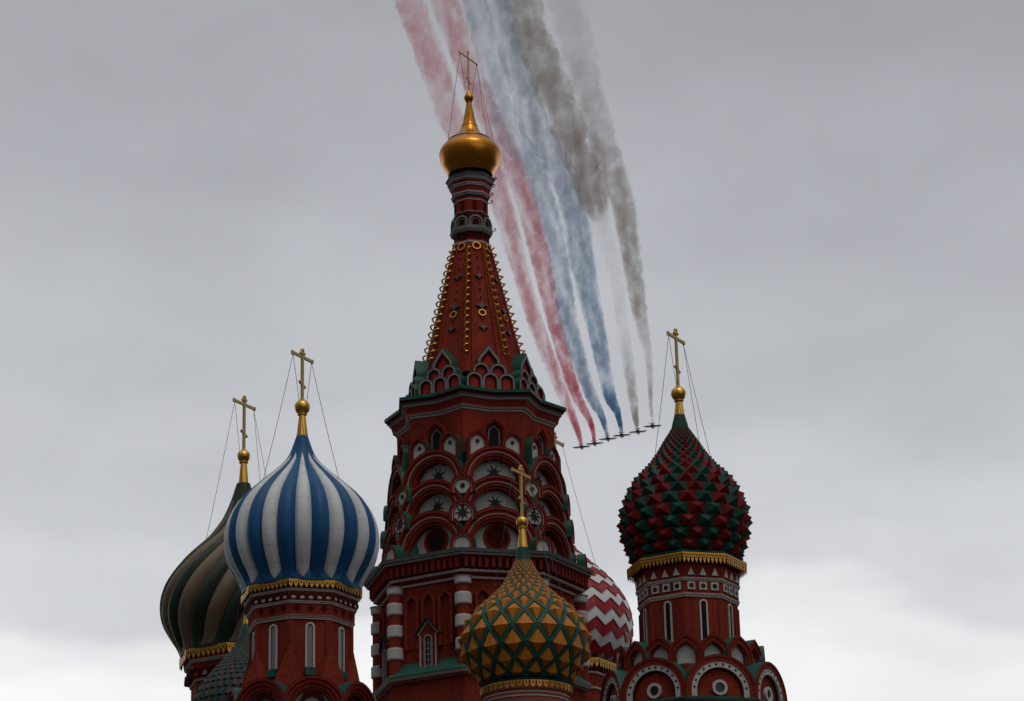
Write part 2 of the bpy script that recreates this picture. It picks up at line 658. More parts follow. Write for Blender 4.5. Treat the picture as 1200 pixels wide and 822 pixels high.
def octa(mb, T, rows, mat, front=True, ratio=None):
    """rows: (radius px, picture y of its front corner[, material of the strip above])"""
    pr = []
    for row in rows:
        r = T.m(row[0], row[1])
        z = T.z(row[1], r, AZ0) if front else T.z(row[1])
        pr.append((r, z) + tuple(row[2:]))
    if ratio:                                   # eight-pointed star plan
        N = 16
        for p, q in zip(pr, pr[1:]):
            vs, fs = [], []
            for j in range(N):
                a = AZ0 + 22.5 * j
                k = ratio if j % 2 else 1.0
                vs += [(p[0] * k * sin(a), -p[0] * k * cos(a), p[1]), (q[0] * k * sin(a), -q[0] * k * cos(a), q[1])]
            for j in range(N):
                k = (j + 1) % N
                fs.append((2 * j, 2 * k, 2 * k + 1, 2 * j + 1))
            mb.add(vs, fs, p[2] if len(p) > 2 else mat, False)
    else:
        mb.lathe(pr, 8, mat, AZ0, smooth=False)
    return pr


def lace(root, R, ztop, h, units, name='gold_fringe', mat='gold_paint'):
    """pierced gold valance round an octagon of circumradius R"""
    mb = MB()
    a = R * cos(22.5)
    hw = R * sin(22.5)
    for az in FACES + [150.0, 195.0]:
        fr = Frame(az, a, ztop)
        fbox(mb, fr, -hw, hw, -h * 0.17, 0, 0, 0.03, mat)
        du = 2 * hw / units
        for i in range(units):
            c = -hw + du * (i + .5)
            ring_flat(mb, fr, c, -h * 0.40, du * 0.40, du * 0.17, 0.004, 0.03, mat, 10)
            panel(mb, fr, [(c - du * .40, -h * .60), (c, -h), (c + du * .40, -h * .60), (c + du * .12, -h * .54), (c - du * .12, -h * .54)], 0.026, mat, 0.004)
            panel(mb, fr, [(c + du * .34, -h * .17), (c + du * .5, -h * .48), (c + du * .66, -h * .17)] if i < units - 1 else
                  [(c + du * .34, -h * .17), (c + du * .5, -h * .48), (c + du * .5, -h * .17)], 0.022, mat, 0.004)
    return mb.build(name, root)


def slit_window(root, fr, c, w0, w1, half, frame_w, pane='slit_grey', name='window'):
    """tall arched slit: white surround and a recessed pane"""
    mb = MB()
    leg = (w1 - w0) - half
    arch_ring(mb, fr, arch(c, w0, half, leg, 12), arch(c, w0, half - frame_w, leg, 12), -0.12, 0.05, 'white_stone')
    arch_ring(mb, fr, arch(c, w0, half - frame_w * 1.0 - 0.004, leg, 12), arch(c, w0, half - frame_w * 1.25, leg, 12), -0.10, 0.02, 'slit_dark')
    o = mb.build(name, root)
    pm = MB()
    panel(pm, fr, arch(c, w0, half - frame_w * 1.25 + 0.004, leg, 12), 0.006, pane)
    pm.build('pane', o)
    return o


def kokoshnik(root, fr, c, w0, r, leg, depth, rings, tymp, keel=0.0, roof='green_copper', name='kokoshnik', roof_w=0.03, recess=0.3, n=20):
    """arched gable. rings: [(outer fraction, inner fraction, how far its face stands back, material)]"""
    mb = MB()
    for fo, fi, back, mat in rings:
        arch_ring(mb, fr, arch(c, w0, r * fo, leg, n, keel), arch(c, w0, r * fi, leg, n, keel), -recess - 0.02, -back, mat)
    if roof:
        arch_ring(mb, fr, arch(c, w0, r + roof_w, leg, n, keel), arch(c, w0, r + 0.002, leg, n, keel), -depth, -0.015, 'deep_red', roof, roof)
    fi = rings[-1][1]
    panel(mb, fr, arch(c, w0, r * fi + 0.004, leg, n, keel), -recess, tymp)
    return mb.build(name, root)


# ------------------------------------------------------------------ ground
g = MB()
g.add([(-4000, -4000, 0), (4000, -4000, 0), (4000, 4000, 0), (-4000, 4000, 0)], [(0, 1, 2, 3)], 'paving')
go = g.build('ground')
go['kind'] = 'structure'


def body_to_ground(mb, R, ztop, mat='brick_red'):
    mb.lathe([(R * 1.12, -0.2, 'white_stone'), (R * 1.12, 1.2, mat), (R * 1.06, 1.3, mat), (R * 1.06, ztop * 0.55, 'white_stone'), (R * 1.08, ztop * 0.55 + 0.3, mat), (R, ztop * 0.55 + 0.6, mat), (R, ztop, mat)], 8, mat, AZ0, smooth=False)


# ------------------------------------------------------------------ central tented tower
def central_tower():
    T = Site(558.0, 560, 115.0)
    root = thing('church_tower', 'tallest red brick tower, with a steep tented spire and a small plain gold dome', 'church tower', (T.x, T.y, 0))
    M = T.m
    # ---- lower body and shaft
    mb = MB()
    Rs = M(119, 720)
    z_skirt = T.z(776, Rs, AZ0)
    body_to_ground(mb, M(123, 800), T.z(800, Rs, AZ0))
    octa(mb, T, [(123, 800, 'brick_red'), (123, 790, 'pale_line'), (129, 788, 'deep_red'), (129, 786.5, 'pale_line'), (131, 783, 'green_copper'), (131, 781, 'green_copper'), (116, 768, 'brick_red'), (116, 700, 'brick_red'), (116, 678, 'pale_line'),
                 (119, 677.3, 'pale_line'), (119, 674.6, 'trim_red'), (118, 674.2, 'trim_red'), (122, 670, 'pale_line'), (125, 668.8, 'pale_line'), (125, 666.2, 'deep_red'), (123, 665, 'deep_red'), (124, 656, 'trim_red'), (129, 652, 'trim_red'), (131, 649.4, 'grey_stone'), (133, 648.4, 'grey_stone'), (133, 646, 'deep_red'), (134.5, 645.4, 'grey_stone'), (136.5, 641.5, 'dark_green'), (136.5, 641, 'dark_green'), (98, 651, 'dark_green')], 'brick_red')
    mb.build('shaft', root)
    # dentils under the cornice
    d = MB()
    R = M(124, 660)
    a = R * cos(22.5)
    for az in FACES:
        z0, z1 = T.z(664.6, R, AZ0), T.z(653.6, R, AZ0)
        fr = Frame(az, a, z0)
        hw = R * sin(22.5)
        nn = 12
        for i in range(nn):
            c = -hw + 2 * hw * (i + .5) / nn
            fbox(d, fr, c - hw / nn * .5, c + hw / nn * .5, 0, z1 - z0, -0.02, 0.22, 'trim_red')
    d.build('dentils', root)
    # banded corner columns
    R = M(119, 720)
    for az in CORNERS:
        mb = MB()
        ztop, zbot = T.z(675.5, R, AZ0), T.z(777, R, AZ0)
        rc, rw = M(7.6, 720), M(9.6, 720)
        cx = Vector((R * sin(az), -R * cos(az), 0))
        H = ztop - zbot
        pr = [(rc, zbot - 0.1)]
        period = M(25.0, 720) / cos(17)
        wh = M(13.8, 720) / cos(17)
        zz = ztop - M(9.5, 680)
        bands = []
        bands.append((zz, ztop))
        z = zz - M(9.5, 700)
        while z - wh > zbot - 0.2:
            bands.append((z - wh, z))
            z -= period
        prof = [(rc, zbot - 0.1, 'brick_red')]
        for (b0, b1) in reversed(bands):
            top = b1 >= ztop - 1e-6
            prof += [(rc, b0, 'white_stone'), (rw * .93, b0 + 0.015, 'white_stone'), (rw, b0 + 0.07, 'white_stone'), (rw, b1 - 0.07, 'white_stone'), (rw * (1.14 if top else .93), b1 - 0.015, 'white_stone'), (rc, b1, 'brick_red')]
        # shift to the corner
        o = len(mb.v)
        mb.lathe(prof, 20, 'brick_red', smooth=False)
        for i in range(o, len(mb.v)):
            x, y, zc = mb.v[i]
            mb.v[i] = (x + cx.x, y + cx.y, zc)
        mb.sm = [True] * len(mb.sm)
        ob = mb.build('column', root)
    # niches and gabled windows of the shaft
    a = M(116, 720) * cos(22.5)
    for az in FACES:
        k = 1.0
        fr = Frame(az, a, T.z(760, a, 15))
        n = MB()
        zt = T.z(690, a, 15) - T.z(760, a, 15)
        wd = M(10, 720)
        for j in (-1, 0, 1):
            c = j * M(22.5, 720)
            pts = [(c - wd * .75, 0.2), (c + wd * .75, 0.2), (c + wd * .75, zt - M(9, 700)), (c, zt), (c - wd * .75, zt - M(9, 700))]
            panel(n, fr, pts, 0.004, 'deep_red' if False else 'brick_red')
            po = [(c - wd * .95, 0.2), (c - wd * .95, zt - M(8, 700)), (c, zt + M(3, 700)), (c + wd * .95, zt - M(8, 700)), (c + wd * .95, 0.2)]
            pi_ = [(c - wd * .62, 0.2), (c - wd * .62, zt - M(9.5, 700)), (c, zt - M(3, 700)), (c + wd * .62, zt - M(9.5, 700)), (c + wd * .62, 0.2)]
            arch_ring(n, fr, po, pi_, 0, 0.20, 'brick_red')
        n.build('blind_niches', root)
        w = MB()
        z_b, z_s, z_p = T.z(783, a, 15), T.z(739, a, 15), T.z(722.5, a, 15)
        fr = Frame(az, a, z_b)
        hw = M(11.3, 760)
        s_, p_ = z_s - z_b, z_p - z_b
        e = M(1.6, 760)
        po = [(-hw, 0), (-hw, s_ - e * 1.2), (-hw - e * 2.2, s_), (0, p_), (hw + e * 2.2, s_), (hw, s_ - e * 1.2), (hw, 0)]
        pi_ = [(-hw + e, 0), (-hw + e, s_ - e * 1.2), (-hw - e * .6, s_ - e * .2), (0, p_ - e * 1.6), (hw + e * .6, s_ - e * .2), (hw - e, s_ - e * 1.2), (hw - e, 0)]
        arch_ring(w, fr, po, pi_, 0.0, 0.24, 'pale_line', 'trim_red')
        panel(w, fr, pi_, 0.19, 'brick_red')
        # little pitched roof over it
        ro = [(-hw - e * 3.6, s_ - e * .4), (0, p_ + e * 1.6), (hw + e * 3.6, s_ - e * .4)]
        ri = [(-hw - e * 2.4, s_ - e * .2), (0, p_ + 0.01), (hw + e * 2.4, s_ - e * .2)]
        arch_ring(w, fr, ro, ri, 0.0, 0.36, 'black_iron')
        hi = M(5.6, 760)
        arch_ring(w, fr, arch(0, 0, hi, M(37, 760), 10), arch(0, 0, hi * .66, M(37, 760), 10), 0.15, 0.25, 'grey_stone')
        wo = w.build('window', root)
        pm = MB()
        panel(pm, fr, arch(0, 0, hi * .66 + .003, M(37, 760), 10), 0.198, 'slit_dark')
        fbox(pm, fr, -.018, .018, 0, M(39, 760), .19, .215, 'grey_stone')
        for q in range(1, 6):
            fbox(pm, fr, -hi * .64, hi * .64, M(6.4, 760) * q, M(6.4, 760) * q + .03, .19, .212, 'grey_stone')
        pm.build('pane', wo)
    # ---- core behind the kokoshniks
    mb = MB()
    octa(mb, T, [(96, 652, 'deep_red'), (93, 610, 'deep_red'), (90, 590, 'brick_red'), (87, 555, 'brick_red'), (87, 531, 'brick_red'), (84, 521, 'brick_red'), (70, 470, 'brick_red')], 'brick_red')
    octa(mb, T, [(93, 530, 'brick_red'), (93, 479, 'trim_red'), (93.5, 478.6, 'pale_line'), (94.5, 477.4, 'pale_line'), (94.5, 475.8, 'deep_red'),
                 (96, 475.2, 'pale_line'), (98, 472.6, 'trim_red'), (98, 470.6, 'trim_red'), (100, 464.4, 'grey_stone'), (102, 463, 'grey_stone'), (102, 461.2, 'grey_stone'), (104.5, 459, 'deep_red'), (104.5, 457.8, 'deep_red'), (107.5, 454.4, 'green_copper'), (107.5, 450.6, 'green_copper'), (84, 456, 'green_copper'), (60, 463, 'green_copper')], 'brick_red', ratio=.845)
    mb.build('octagon_storey', root)
    RR = [(1.0, .93, 0.0, 'trim_red'), (.93, .905, 0.04, 'deep_red'), (.905, .845, 0.05, 'trim_red'), (.845, .825, 0.055, 'pale_line'), (.825, .74, 0.12, 'brick_red'), (.74, .665, 0.22, 'brick_red')]
    rows = [(106, 650, 594, 46.5, 'hole'), (102, 600, 557.3, 42.0, 'star'), (98.5, 564, 522.7, 40.5, 'star')]
    for fi, az in enumerate(FACES):
        for (apx, ybase, ytop, rpx, deco) in rows:
            a = M(apx, ybase)
            r = M(rpx, ytop)
            zt = T.z(ytop, a, 15)
            zs = zt - r
            zb = min(T.z(ybase, a, 15), zs)
            fr = Frame(az, a, zb)
            leg = zs - zb
            ko = kokoshnik(root, fr, 0, 0, r, leg, 1.1, RR, 'white_stone', recess=0.58, n=26)
            dm = MB()
            if deco == 'star':
                rs = M(9.6, ytop)
                cz = leg + r * .32
                panel(dm, fr, star(0, cz, rs, .26, 8, math.pi / 8), -0.52, 'black_iron', -0.56)
                panel(dm, fr, circle(0, cz, rs * .42, 12), -0.515, 'black_iron', -0.56)
                dm.build('star', ko)
            else:
                rs = M(16.0, ytop)
                cz = leg + r * .30
                ring_flat(dm, fr, 0, cz, rs, rs * .80, -0.62, -0.52, 'trim_red', 24)
                panel(dm, fr, circle(0, cz, rs * .80 + .004, 24), -0.56, 'deep_red')
                if az in (-30.0, 60.0):
                    panel(dm, fr, circle(0, cz - rs * .1, rs * .55, 16), -0.556, 'slit_dark')
                dm.build('round_window', ko)
        # two small keeled gables with a dotted white panel per face, and a gabled window between
        a = M(94, 520)
        for sd in (-1, 1):
            zt = T.z(504.5, a, 15)
            r = M(12.2, 520)
            zb = T.z(540, a, 15)
            fr = Frame(az, a, zb)
            leg = zt - zb - r * 1.18
            c = sd * M(20.5, 520)
            ko = kokoshnik(root, fr, c, 0, r, leg, 0.7, [(1, .84, 0, 'trim_red'), (.84, .68, .06, 'brick_red')], 'white_stone', keel=.18, recess=0.14, n=16)
            dm = MB()
            panel(dm, fr, circle(c, leg + r * .15, M(2.3, 520), 12), -0.10, 'black_iron', -0.14)
            dm.build('dot', ko)
        a = M(92, 500) * cos(22.5)
        zt, zb = T.z(490.5, a, 15), T.z(522, a, 15)
        r = M(13.8, 500)
        fr = Frame(az, a, zb)
        leg = zt - zb - r * 1.3
        w = MB()
        for fo, fi_, n1, mt in [(1, .88, .20, 'trim_red'), (.88, .74, .14, 'brick_red'), (.74, .50, .08, 'deep_red'), (.50, .42, .06, 'grey_stone')]:
            arch_ring(w, fr, arch(0, 0, r * fo, leg, 14, .3), arch(0, 0, r * fi_, leg, 14, .3), -0.3, n1, mt)
        wo = w.build('window', root)
        pm = MB()
        panel(pm, fr, arch(0, 0, r * .43, leg, 14, .3), 0.02, 'slit_dark')
        pm.build('pane', wo)
    for az in CORNERS:
        # small arched gables on the corners, row by row
        for (ytop, rpx, Rp, kind) in [(623.5, 13.2, 127 if az != -7.5 else 121, 'plain'), (585.6, 15.2, 112.5, 'star'), (556, 13.6, 108.5, 'dot')]:
            R = M(Rp, ytop)
            r = M(rpx, ytop)
            zt = T.z(ytop, R, AZ0)
            leg = r * .55
            fr = Frame(az, R, zt - r - leg)
            ko = kokoshnik(root, fr, 0, 0, r, leg, 0.36, [(1, .86, 0, 'trim_red'), (.86, .78, .05, 'brick_red'), (.78, .74, .05, 'pale_line'), (.74, .66, .07, 'brick_red')], 'white_stone', recess=0.12, n=18)
            if kind != 'plain':
                dm = MB()
                if kind == 'star':
                    panel(dm, fr, star(0, leg + r * .05, r * .60, .36), -0.08, 'black_iron', -0.11)
                    dm.build('star', ko)
                else:
                    panel(dm, fr, circle(0, leg + r * .1, r * .2, 12), -0.08, 'black_iron', -0.11)
                    dm.build('dot', ko)
    # ---- tier of little arches under the tent
    for az in FACES:
        def small(apx, cpx, ytop, rpx, ybase, keel=0.0):
            a = M(apx, ytop)
            r = M(rpx, ytop)
            zt, zb = T.z(ytop, a, 15), T.z(ybase, a, 15)
            leg = max(zt - zb - r * (1 + keel), 0.02)
            fr = Frame(az, a, zb)
            kokoshnik(root, fr, M(cpx, ytop), 0, r, leg, 0.75, [(1, .76, 0, 'grey_stone'), (.76, .58, .05, 'deep_red')], 'bright_red', keel=keel, recess=0.12, n=14)
        for c in (-19, 0, 19):
            small(78, c, 437, 9.3, 458)
        for c in (-10, 10):
            small(74.5, c, 425.8, 9.6, 450)
        small(71, 0, 404.5, 13.2, 440, keel=.62)
    # ---- tent
    y0, y1 = 456, 283.5
    r0, r1 = M(65.5, y0), M(22, y1)
    z0, z1 = T.z(y0), T.z(y1, r1, AZ0)
    tm = MB()
    tm.lathe([(r0, z0), (r1, z1)], 8, 'brick_red', AZ0, smooth=False)
    for k in range(8):
        azf = AZ0 + 22.5 + 45 * k
        for off in (-.33, .33):
            # slim raised ribs down each face
            a0, a1 = r0 * cos(22.5), r1 * cos(22.5)
            h0, h1 = r0 * sin(22.5) * off * 2, r1 * sin(22.5) * off * 2
            fA, fB = Frame(azf, a0, z0), Frame(azf, a1, z1)
            w0_, w1_ = 0.10, 0.05
            A = [fA.P(h0 - w0_, 0, -.05), fA.P(h0 + w0_, 0, -.05), fA.P(h0 + w0_ * .6, 0, .09), fA.P(h0 - w0_ * .6, 0, .09)]
            B = [fB.P(h1 - w1_, 0, -.05), fB.P(h1 + w1_, 0, -.05), fB.P(h1 + w1_ * .6, 0, .06), fB.P(h1 - w1_ * .6, 0, .06)]
            tm.add(A + B, [(0, 1, 5, 4), (1, 2, 6, 5), (2, 3, 7, 6), (3, 0, 4, 7)], 'brick_red')
    tm.build('tent_roof', root)

    def on_face(az, t, u=0.0):
        a = (r0 + (r1 - r0) * t) * cos(22.5)
        return Frame(az, a, z0 + (z1 - z0) * t, lean=math.degrees(math.atan2((r0 - r1) * cos(22.5), z1 - z0)))
    for k, az in enumerate(FACES):
        for t, ro, ri in ((.445, 4.6, 3.3), (.968, 5.2, 4.0)):
            fr = on_face(az, t)
            e = MB()
            ring_flat(e, fr, 0, 0, M(ro, 380), M(ri, 380), 0.02, 0.09, 'gold_paint', 20)
            e.build('gold_ring', root)
        for t, s_ in [(.50, 1.25), (.40, .8), (.57, .6), (.63, .75), (.68, .5), (.73, .9), (.80, .6), (.88, .6), (.335, 1.0)]:
            e = MB()
            fr = on_face(az, t)
            d_ = M(1.9, 380) * s_
            if s_ > .85:
                pts = []
                for q in range(32):
                    th = 2 * math.pi * q / 32
                    rr = d_ * (1.2 + 1.1 * max(0, math.cos(4 * th)) ** 1.5)
                    pts.append((rr * math.sin(th) * 1.25, rr * math.cos(th)))
                panel(e, fr, pts, .10, 'glazed_tile', 0)
            else:
                e.ball(fr.P(0, 0, .04), d_, 'glazed_tile', 10)
            e.build('glazed_boss', root)
    # gold ribbon that curls up every edge of the tent
    for az in CORNERS + [127.5, 172.5, -142.5]:
        e = MB()
        er = Vector((sin(az), -cos(az), 0))
        et = Vector((cos(az), sin(az), 0))
        A, B = er * (r0 * 1.0) + Vector((0, 0, z0)), er * r1 + Vector((0, 0, z1))
        turns, pts = 16, []
        dirv = (B - A).normalized()
        outv = er - dirv * er.dot(dirv)
        outv.normalize()
        nst = turns * 8
        for i in range(nst + 1):
            t = 0.125 + 0.865 * i / nst
            ph = 2 * math.pi * turns * i / nst
            hr = M(2.9, 360) * (1.15 - .3 * t)
            pts.append(A.lerp(B, t) + outv * (hr * .8 + hr * math.cos(ph)) + et * (hr * .85 * math.sin(ph)))
        e.tube(pts, 0.041, 'gold_paint', 5, smooth=False)
        e.build('gold_ribbon', root)
    # ---- neck above the tent
    mb = MB()
    octa(mb, T, [(22.5, 285, 'deep_red'), (23.2, 283.5, 'pale_line'), (23.4, 281, 'trim_red'), (21.5, 280, 'deep_red'), (20.8, 279, 'deep_red'), (21, 271, 'grey_stone'), (24.3, 269, 'grey_stone'), (24.3, 267.6, 'deep_red'), (25, 267, 'grey_stone'), (25.6, 264.5, 'grey_stone'), (25.6, 263, 'black_iron'), (22, 262, 'deep_red'), (21, 247, 'pale_line'), (21, 246.4, 'brick_red'),
                 (20, 246, 'brick_red'), (20, 233.6, 'pale_line'), (20.6, 233.2, 'pale_line'), (20.6, 232.2, 'brick_red'), (20.6, 229, 'deep_red'), (21.8, 227.6, 'grey_stone'), (22.6, 226, 'grey_stone'), (22.6, 224.6, 'deep_red'), (23.4, 224, 'pale_line'), (23.4, 222.4, 'trim_red'), (22.4, 222, 'trim_red'), (22.6, 216.6, 'pale_line'), (24, 215.6, 'pale_line'), (24, 214, 'deep_red'), (25, 213.4, 'pale_line'), (25, 212.2, 'trim_red'), (25.5, 211.4, 'trim_red'), (26, 209, 'grey_stone'), (27.4, 207.4, 'grey_stone'), (27.4, 205, 'grey_stone'), (29.6, 201.6, 'black_iron'), (29.6, 200.4, 'black_iron'), (20, 198, 'black_iron')], 'brick_red')
    mb.build('neck', root)
    a = M(25.0, 258) * cos(22.5)
    for az in FACES:
        fr = Frame(az, a, T.z(264, a, 15))
        kokoshnik(root, fr, 0, 0, M(8.6, 255), M(5.0, 255), .2, [(1, .78, 0, 'grey_stone'), (.78, .62, .04, 'deep_red'), (.62, .5, .05, 'grey_stone')], 'deep_red', recess=.09, n=14)
        a2 = M(20, 240) * cos(22.5)
        fr = Frame(az, a2, T.z(246, a2, 15))
        w = MB()
        fbox(w, fr, -M(2.2, 240), M(2.2, 240), 0.02, M(11.5, 240), 0, .05, 'deep_red')
        w.build('pilaster', root)
    # little wrought hooks on the right of the neck
    for y, rp in ((213, 26.5), (221.5, 24.5), (231, 22), (240, 21.5), (273, 24.5)):
        e = MB()
        az = 82.5
        er = Vector((sin(az), -cos(az), 0))
        z_ = T.z(y)
        R0 = M(rp, y)
        q = M(1.9, y)
        e.tube([er * (R0 - q + q * 2.6 * k / 6) + Vector((0, 0, z_)) for k in range(7)] + [er * (R0 + q * 1.6 + q * .8 * math.sin(rad(20 * k))) + Vector((0, 0, z_ + q * .8 - q * .8 * math.cos(rad(20 * k)))) for k in range(1, 13)], .022, 'black_iron', 5)
        e.build('iron_hook', root)
    # ---- gold dome
    pr = [(26, 206.5), (29.5, 200.5), (33.4, 194), (35.6, 187), (35.9, 181.5), (34.4, 176.2), (30, 170.8), (23, 164.7), (17, 160), (13.2, 156.4), (9.6, 149.5), (7.4, 142.5), (5.6, 134), (4.0, 126), (3.0, 120.5)]
    pts = [(M(r, y), T.z(y)) for r, y in pr]
    d = MB()
    sp = smooth_profile(pts, 5)
    d.lathe(sp, 64, 'old_gold')
    for zz in (T.z(181.5), T.z(166.5), T.z(149)):
        rr = min(sp, key=lambda q: abs(q[1] - zz))[0]
        d.lathe([(rr * .99, zz - .02), (rr + .012, zz - .01), (rr + .012, zz + .01), (rr * .99, zz + .02)], 64, 'old_gold')
    d.build('dome', root)
    zb = T.z(115.2)
    rb = M(5.8, 115)
    b = MB()
    b.ball((0, 0, zb), rb, 'old_gold', 24)
    b.lathe([(rb * .5, zb - rb * 1.15), (rb * .7, zb - rb * .95), (rb * .5, zb - rb * .8)], 16, 'old_gold')
    b.lathe([(rb * .5, zb + rb * .85), (rb * .3, zb + rb * 1.35), (rb * .12, zb + rb * 1.8)], 14, 'old_gold')
    b.build('finial_ball', root)
    zw = T.z(169)
    make_cross(root, zb + rb, T.z(60), M(41, 70), M(1.7, 80),
               [(-1, -75, M(26.5, 166), zw), (-1, 12, M(19, 166), T.z(160)), (1, 105, M(30, 170), zw), (1, -10, M(20, 166), T.z(160)), (1, 60, M(24, 165), T.z(164))], 'cross_gold', slim=True)
    return T


central_tower()


# ------------------------------------------------------------------ domes
def lobed_dome(root, curve, n_lobes, mats, core, amp, twist, a0, s0, s1, tip=0.5, seg=6, rows=44, share=None):
    mb = MB()
    nr = 64
    prof = []
    for i in range(rows * 2 + 1):
        d = curve.L * i / (rows * 2)
        r, z = curve.at(d)
        k = 1 - amp * min(1, max(0, (d - s0) / tip + .2, )) if s0 < d < s1 else 1.0
        k = 1 - amp * max(0, min(1, (d - s0) / tip, (s1 - d) / tip))
        prof.append((r * k, z))
    mb.lathe(prof, 96, core)
    D = 360.0 / n_lobes
    for j in range(n_lobes):
        m = mats[j % len(mats)]
        vs, fs = [], []
        for i in range(rows + 1):
            d = s0 + (s1 - s0) * i / rows
            t = i / rows
            r, z = curve.at(d)
            tp = max(0.0, min(1, (d - s0) / tip, (s1 - d) / (tip * 1.3)))
            tp = math.sin(tp * math.pi / 2)
            sh = (share[j % len(mats)] if share else 1.0)
            wid = 0.5 * D * (1.0 if sh == 1 else (tp * .92 + .08) * sh)
            for k in range(seg + 1):
                ph = -1 + 2 * k / seg
                rr = r * (1 - amp * tp) + r * amp * (tp * (1 - abs(ph) ** 2.4)) + (0.012 if sh != 1 else 0.004) * (1 - abs(ph) ** 8)
                if sh != 1 and abs(ph) == 1:
                    rr -= 0.03
                th = a0 + D * j + ph * wid + twist * t
                vs.append((rr * sin(th), -rr * cos(th), z))
        for i in range(rows):
            for k in range(seg):
                a = i * (seg + 1) + k
                fs.append((a, a + 1, a + seg + 2, a + seg + 1))
        mb.add(vs, fs, m, True)
    return mb.build('dome', root)


def spike_dome(root, curve, n, mats, s0, s1, lift, k_h, core, swirl=0.0, name='dome', drop=0.0, extra=None):
    mb = MB()
    mb.lathe([curve.at(curve.L * i / 80) for i in range(81)], 72, core)
    D = 360.0 / n
    s, row = s0, 0
    while s < s1:
        r, z = curve.at(s)
        h = rad(D) * max(r, .05) * k_h
        r2 = curve.at(s + h)[0]
        h = rad(D) * max((r + r2) / 2, .05) * k_h
        off = (row % 2) * .5 + swirl * row
        for j in range(n):
            th = D * (j + off)
            hw = D * .5
            c = [curve.pt(th - hw, s, .01), curve.pt(th, s, .01), curve.pt(th + hw, s, .01), curve.pt(th + hw, s + h, .01), curve.pt(th, s + h, .01), curve.pt(th - hw, s + h, .01)]
            ap = curve.pt(th, s + h * (.5 - drop), lift * h)
            m = mats[(j + (extra or 0) * row) % len(mats)]
            mb.add(c + [ap], [(0, 1, 6), (1, 2, 6), (2, 3, 6), (3, 4, 6), (4, 5, 6), (5, 0, 6)], m)
        s += h
        row += 1
    return mb.build(name, root)


def lattice_dome(root, curve, n, s0, s1, k_h, rib, face, lift):
    mb = MB()
    mb.lathe([curve.at(curve.L * i / 80) for i in range(81)], 72, rib)
    D = 360.0 / n
    rows = [s0]
    while rows[-1] < s1:
        r = curve.at(rows[-1])[0]
        h = k_h * rad(D) * max(r, .06)
        r2 = curve.at(rows[-1] + h)[0]
        rows.append(rows[-1] + k_h * rad(D) * max((r + r2) / 2, .06))
    for i in range(1, len(rows) - 1):
        sm, sa, sb = rows[i], rows[i - 1], rows[i + 1]
        r = curve.at(sm)[0]
        off = (i % 2) * .5
        for j in range(n):
            th = D * (j + off)
            out = [(th, sa), (th + D / 2, sm), (th, sb), (th - D / 2, sm)]
            q = .80
            inn = [(th + (a - th) * q, sm + (b - sm) * q) for a, b in out]
            up = min(.06, .03 * r)
            O = [curve.pt(a, b, up) for a, b in out]
            I = [curve.pt(a, b, up) for a, b in inn]
            Bm = [curve.pt(a, b, .004) for a, b in inn]
            vs = O + I + Bm
            fs = []
            for k in range(4):
                k2 = (k + 1) % 4
                fs += [(k, k2, 4 + k2, 4 + k), (4 + k, 4 + k2, 8 + k2, 8 + k)]
            mb.add(vs, fs, rib)
            s2 = sm + (sa - sm) * .10
            L_ = curve.pt(th - D * .5 * q * .45, s2, lift * .86 * (sb - sa))
            R_ = curve.pt(th + D * .5 * q * .45, s2, lift * .86 * (sb - sa))
            mb.add(Bm + [L_, R_], [(0, 1, 5), (0, 5, 4), (0, 4, 3), (2, 5, 1), (2, 4, 5), (2, 3, 4)], face)
    return mb.build('dome', root)


def zigzag_dome(root, curve, teeth, s0, s1, bands, amp, step, mats):
    mb = MB()
    mb.lathe([(max(r - .06, .01), z) for r, z in [curve.at(curve.L * i / 80) for i in range(81)]], 72, mats[1])
    n = teeth * 2
    hs = (s1 - s0) / bands
    for b in range(bands):
        sb, st = s0 + hs * b, s0 + hs * (b + 1) + hs * .25
        m = mats[b % 2]
        vs, fs = [], []
        L = 5
        for l in range(L + 1):
            t = l / L
            for j in range(n):
                th = 360.0 * j / n + 4
                zig = amp * (1 if j % 2 else -1) * (curve.at(sb)[0] / 3.0 + .15)
                d = sb + (st - sb) * t + zig
                vs.append(curve.pt(th, d, step * (1 - t) + 0.0))
        for l in range(L):
            for j in range(n):
                k = (j + 1) % n
                fs.append((l * n + j, l * n + k, (l + 1) * n + k, (l + 1) * n + j))
        mb.add(vs, fs, m, False)
        lip, lf = [], []
        for j in range(n):
            th = 360.0 * j / n + 4
            zig = amp * (1 if j % 2 else -1) * (curve.at(sb)[0] / 3.0 + .15)
            lip += [curve.pt(th, sb + zig, step), curve.pt(th, sb + zig, -.05)]
        for j in range(n):
            k = (j + 1) % n
            lf.append((2 * j, 2 * k, 2 * k + 1, 2 * j + 1))
        mb.add(lip, lf, m, False)
    return mb.build('dome', root)


def curve_px(T, rows):
    """rows from the foot up: (radius px, picture y of the outline)"""
    return Curve([(T.m(r, y), T.z(y)) for r, y in rows])


def s_of(curve, z):
    """arc length where the outline first reaches height z, above the belly"""
    return min(range(len(curve.p)), key=lambda i: abs(curve.p[i][1] - z)) and curve.l[min(range(len(curve.p)), key=lambda i: abs(curve.p[i][1] - z))]


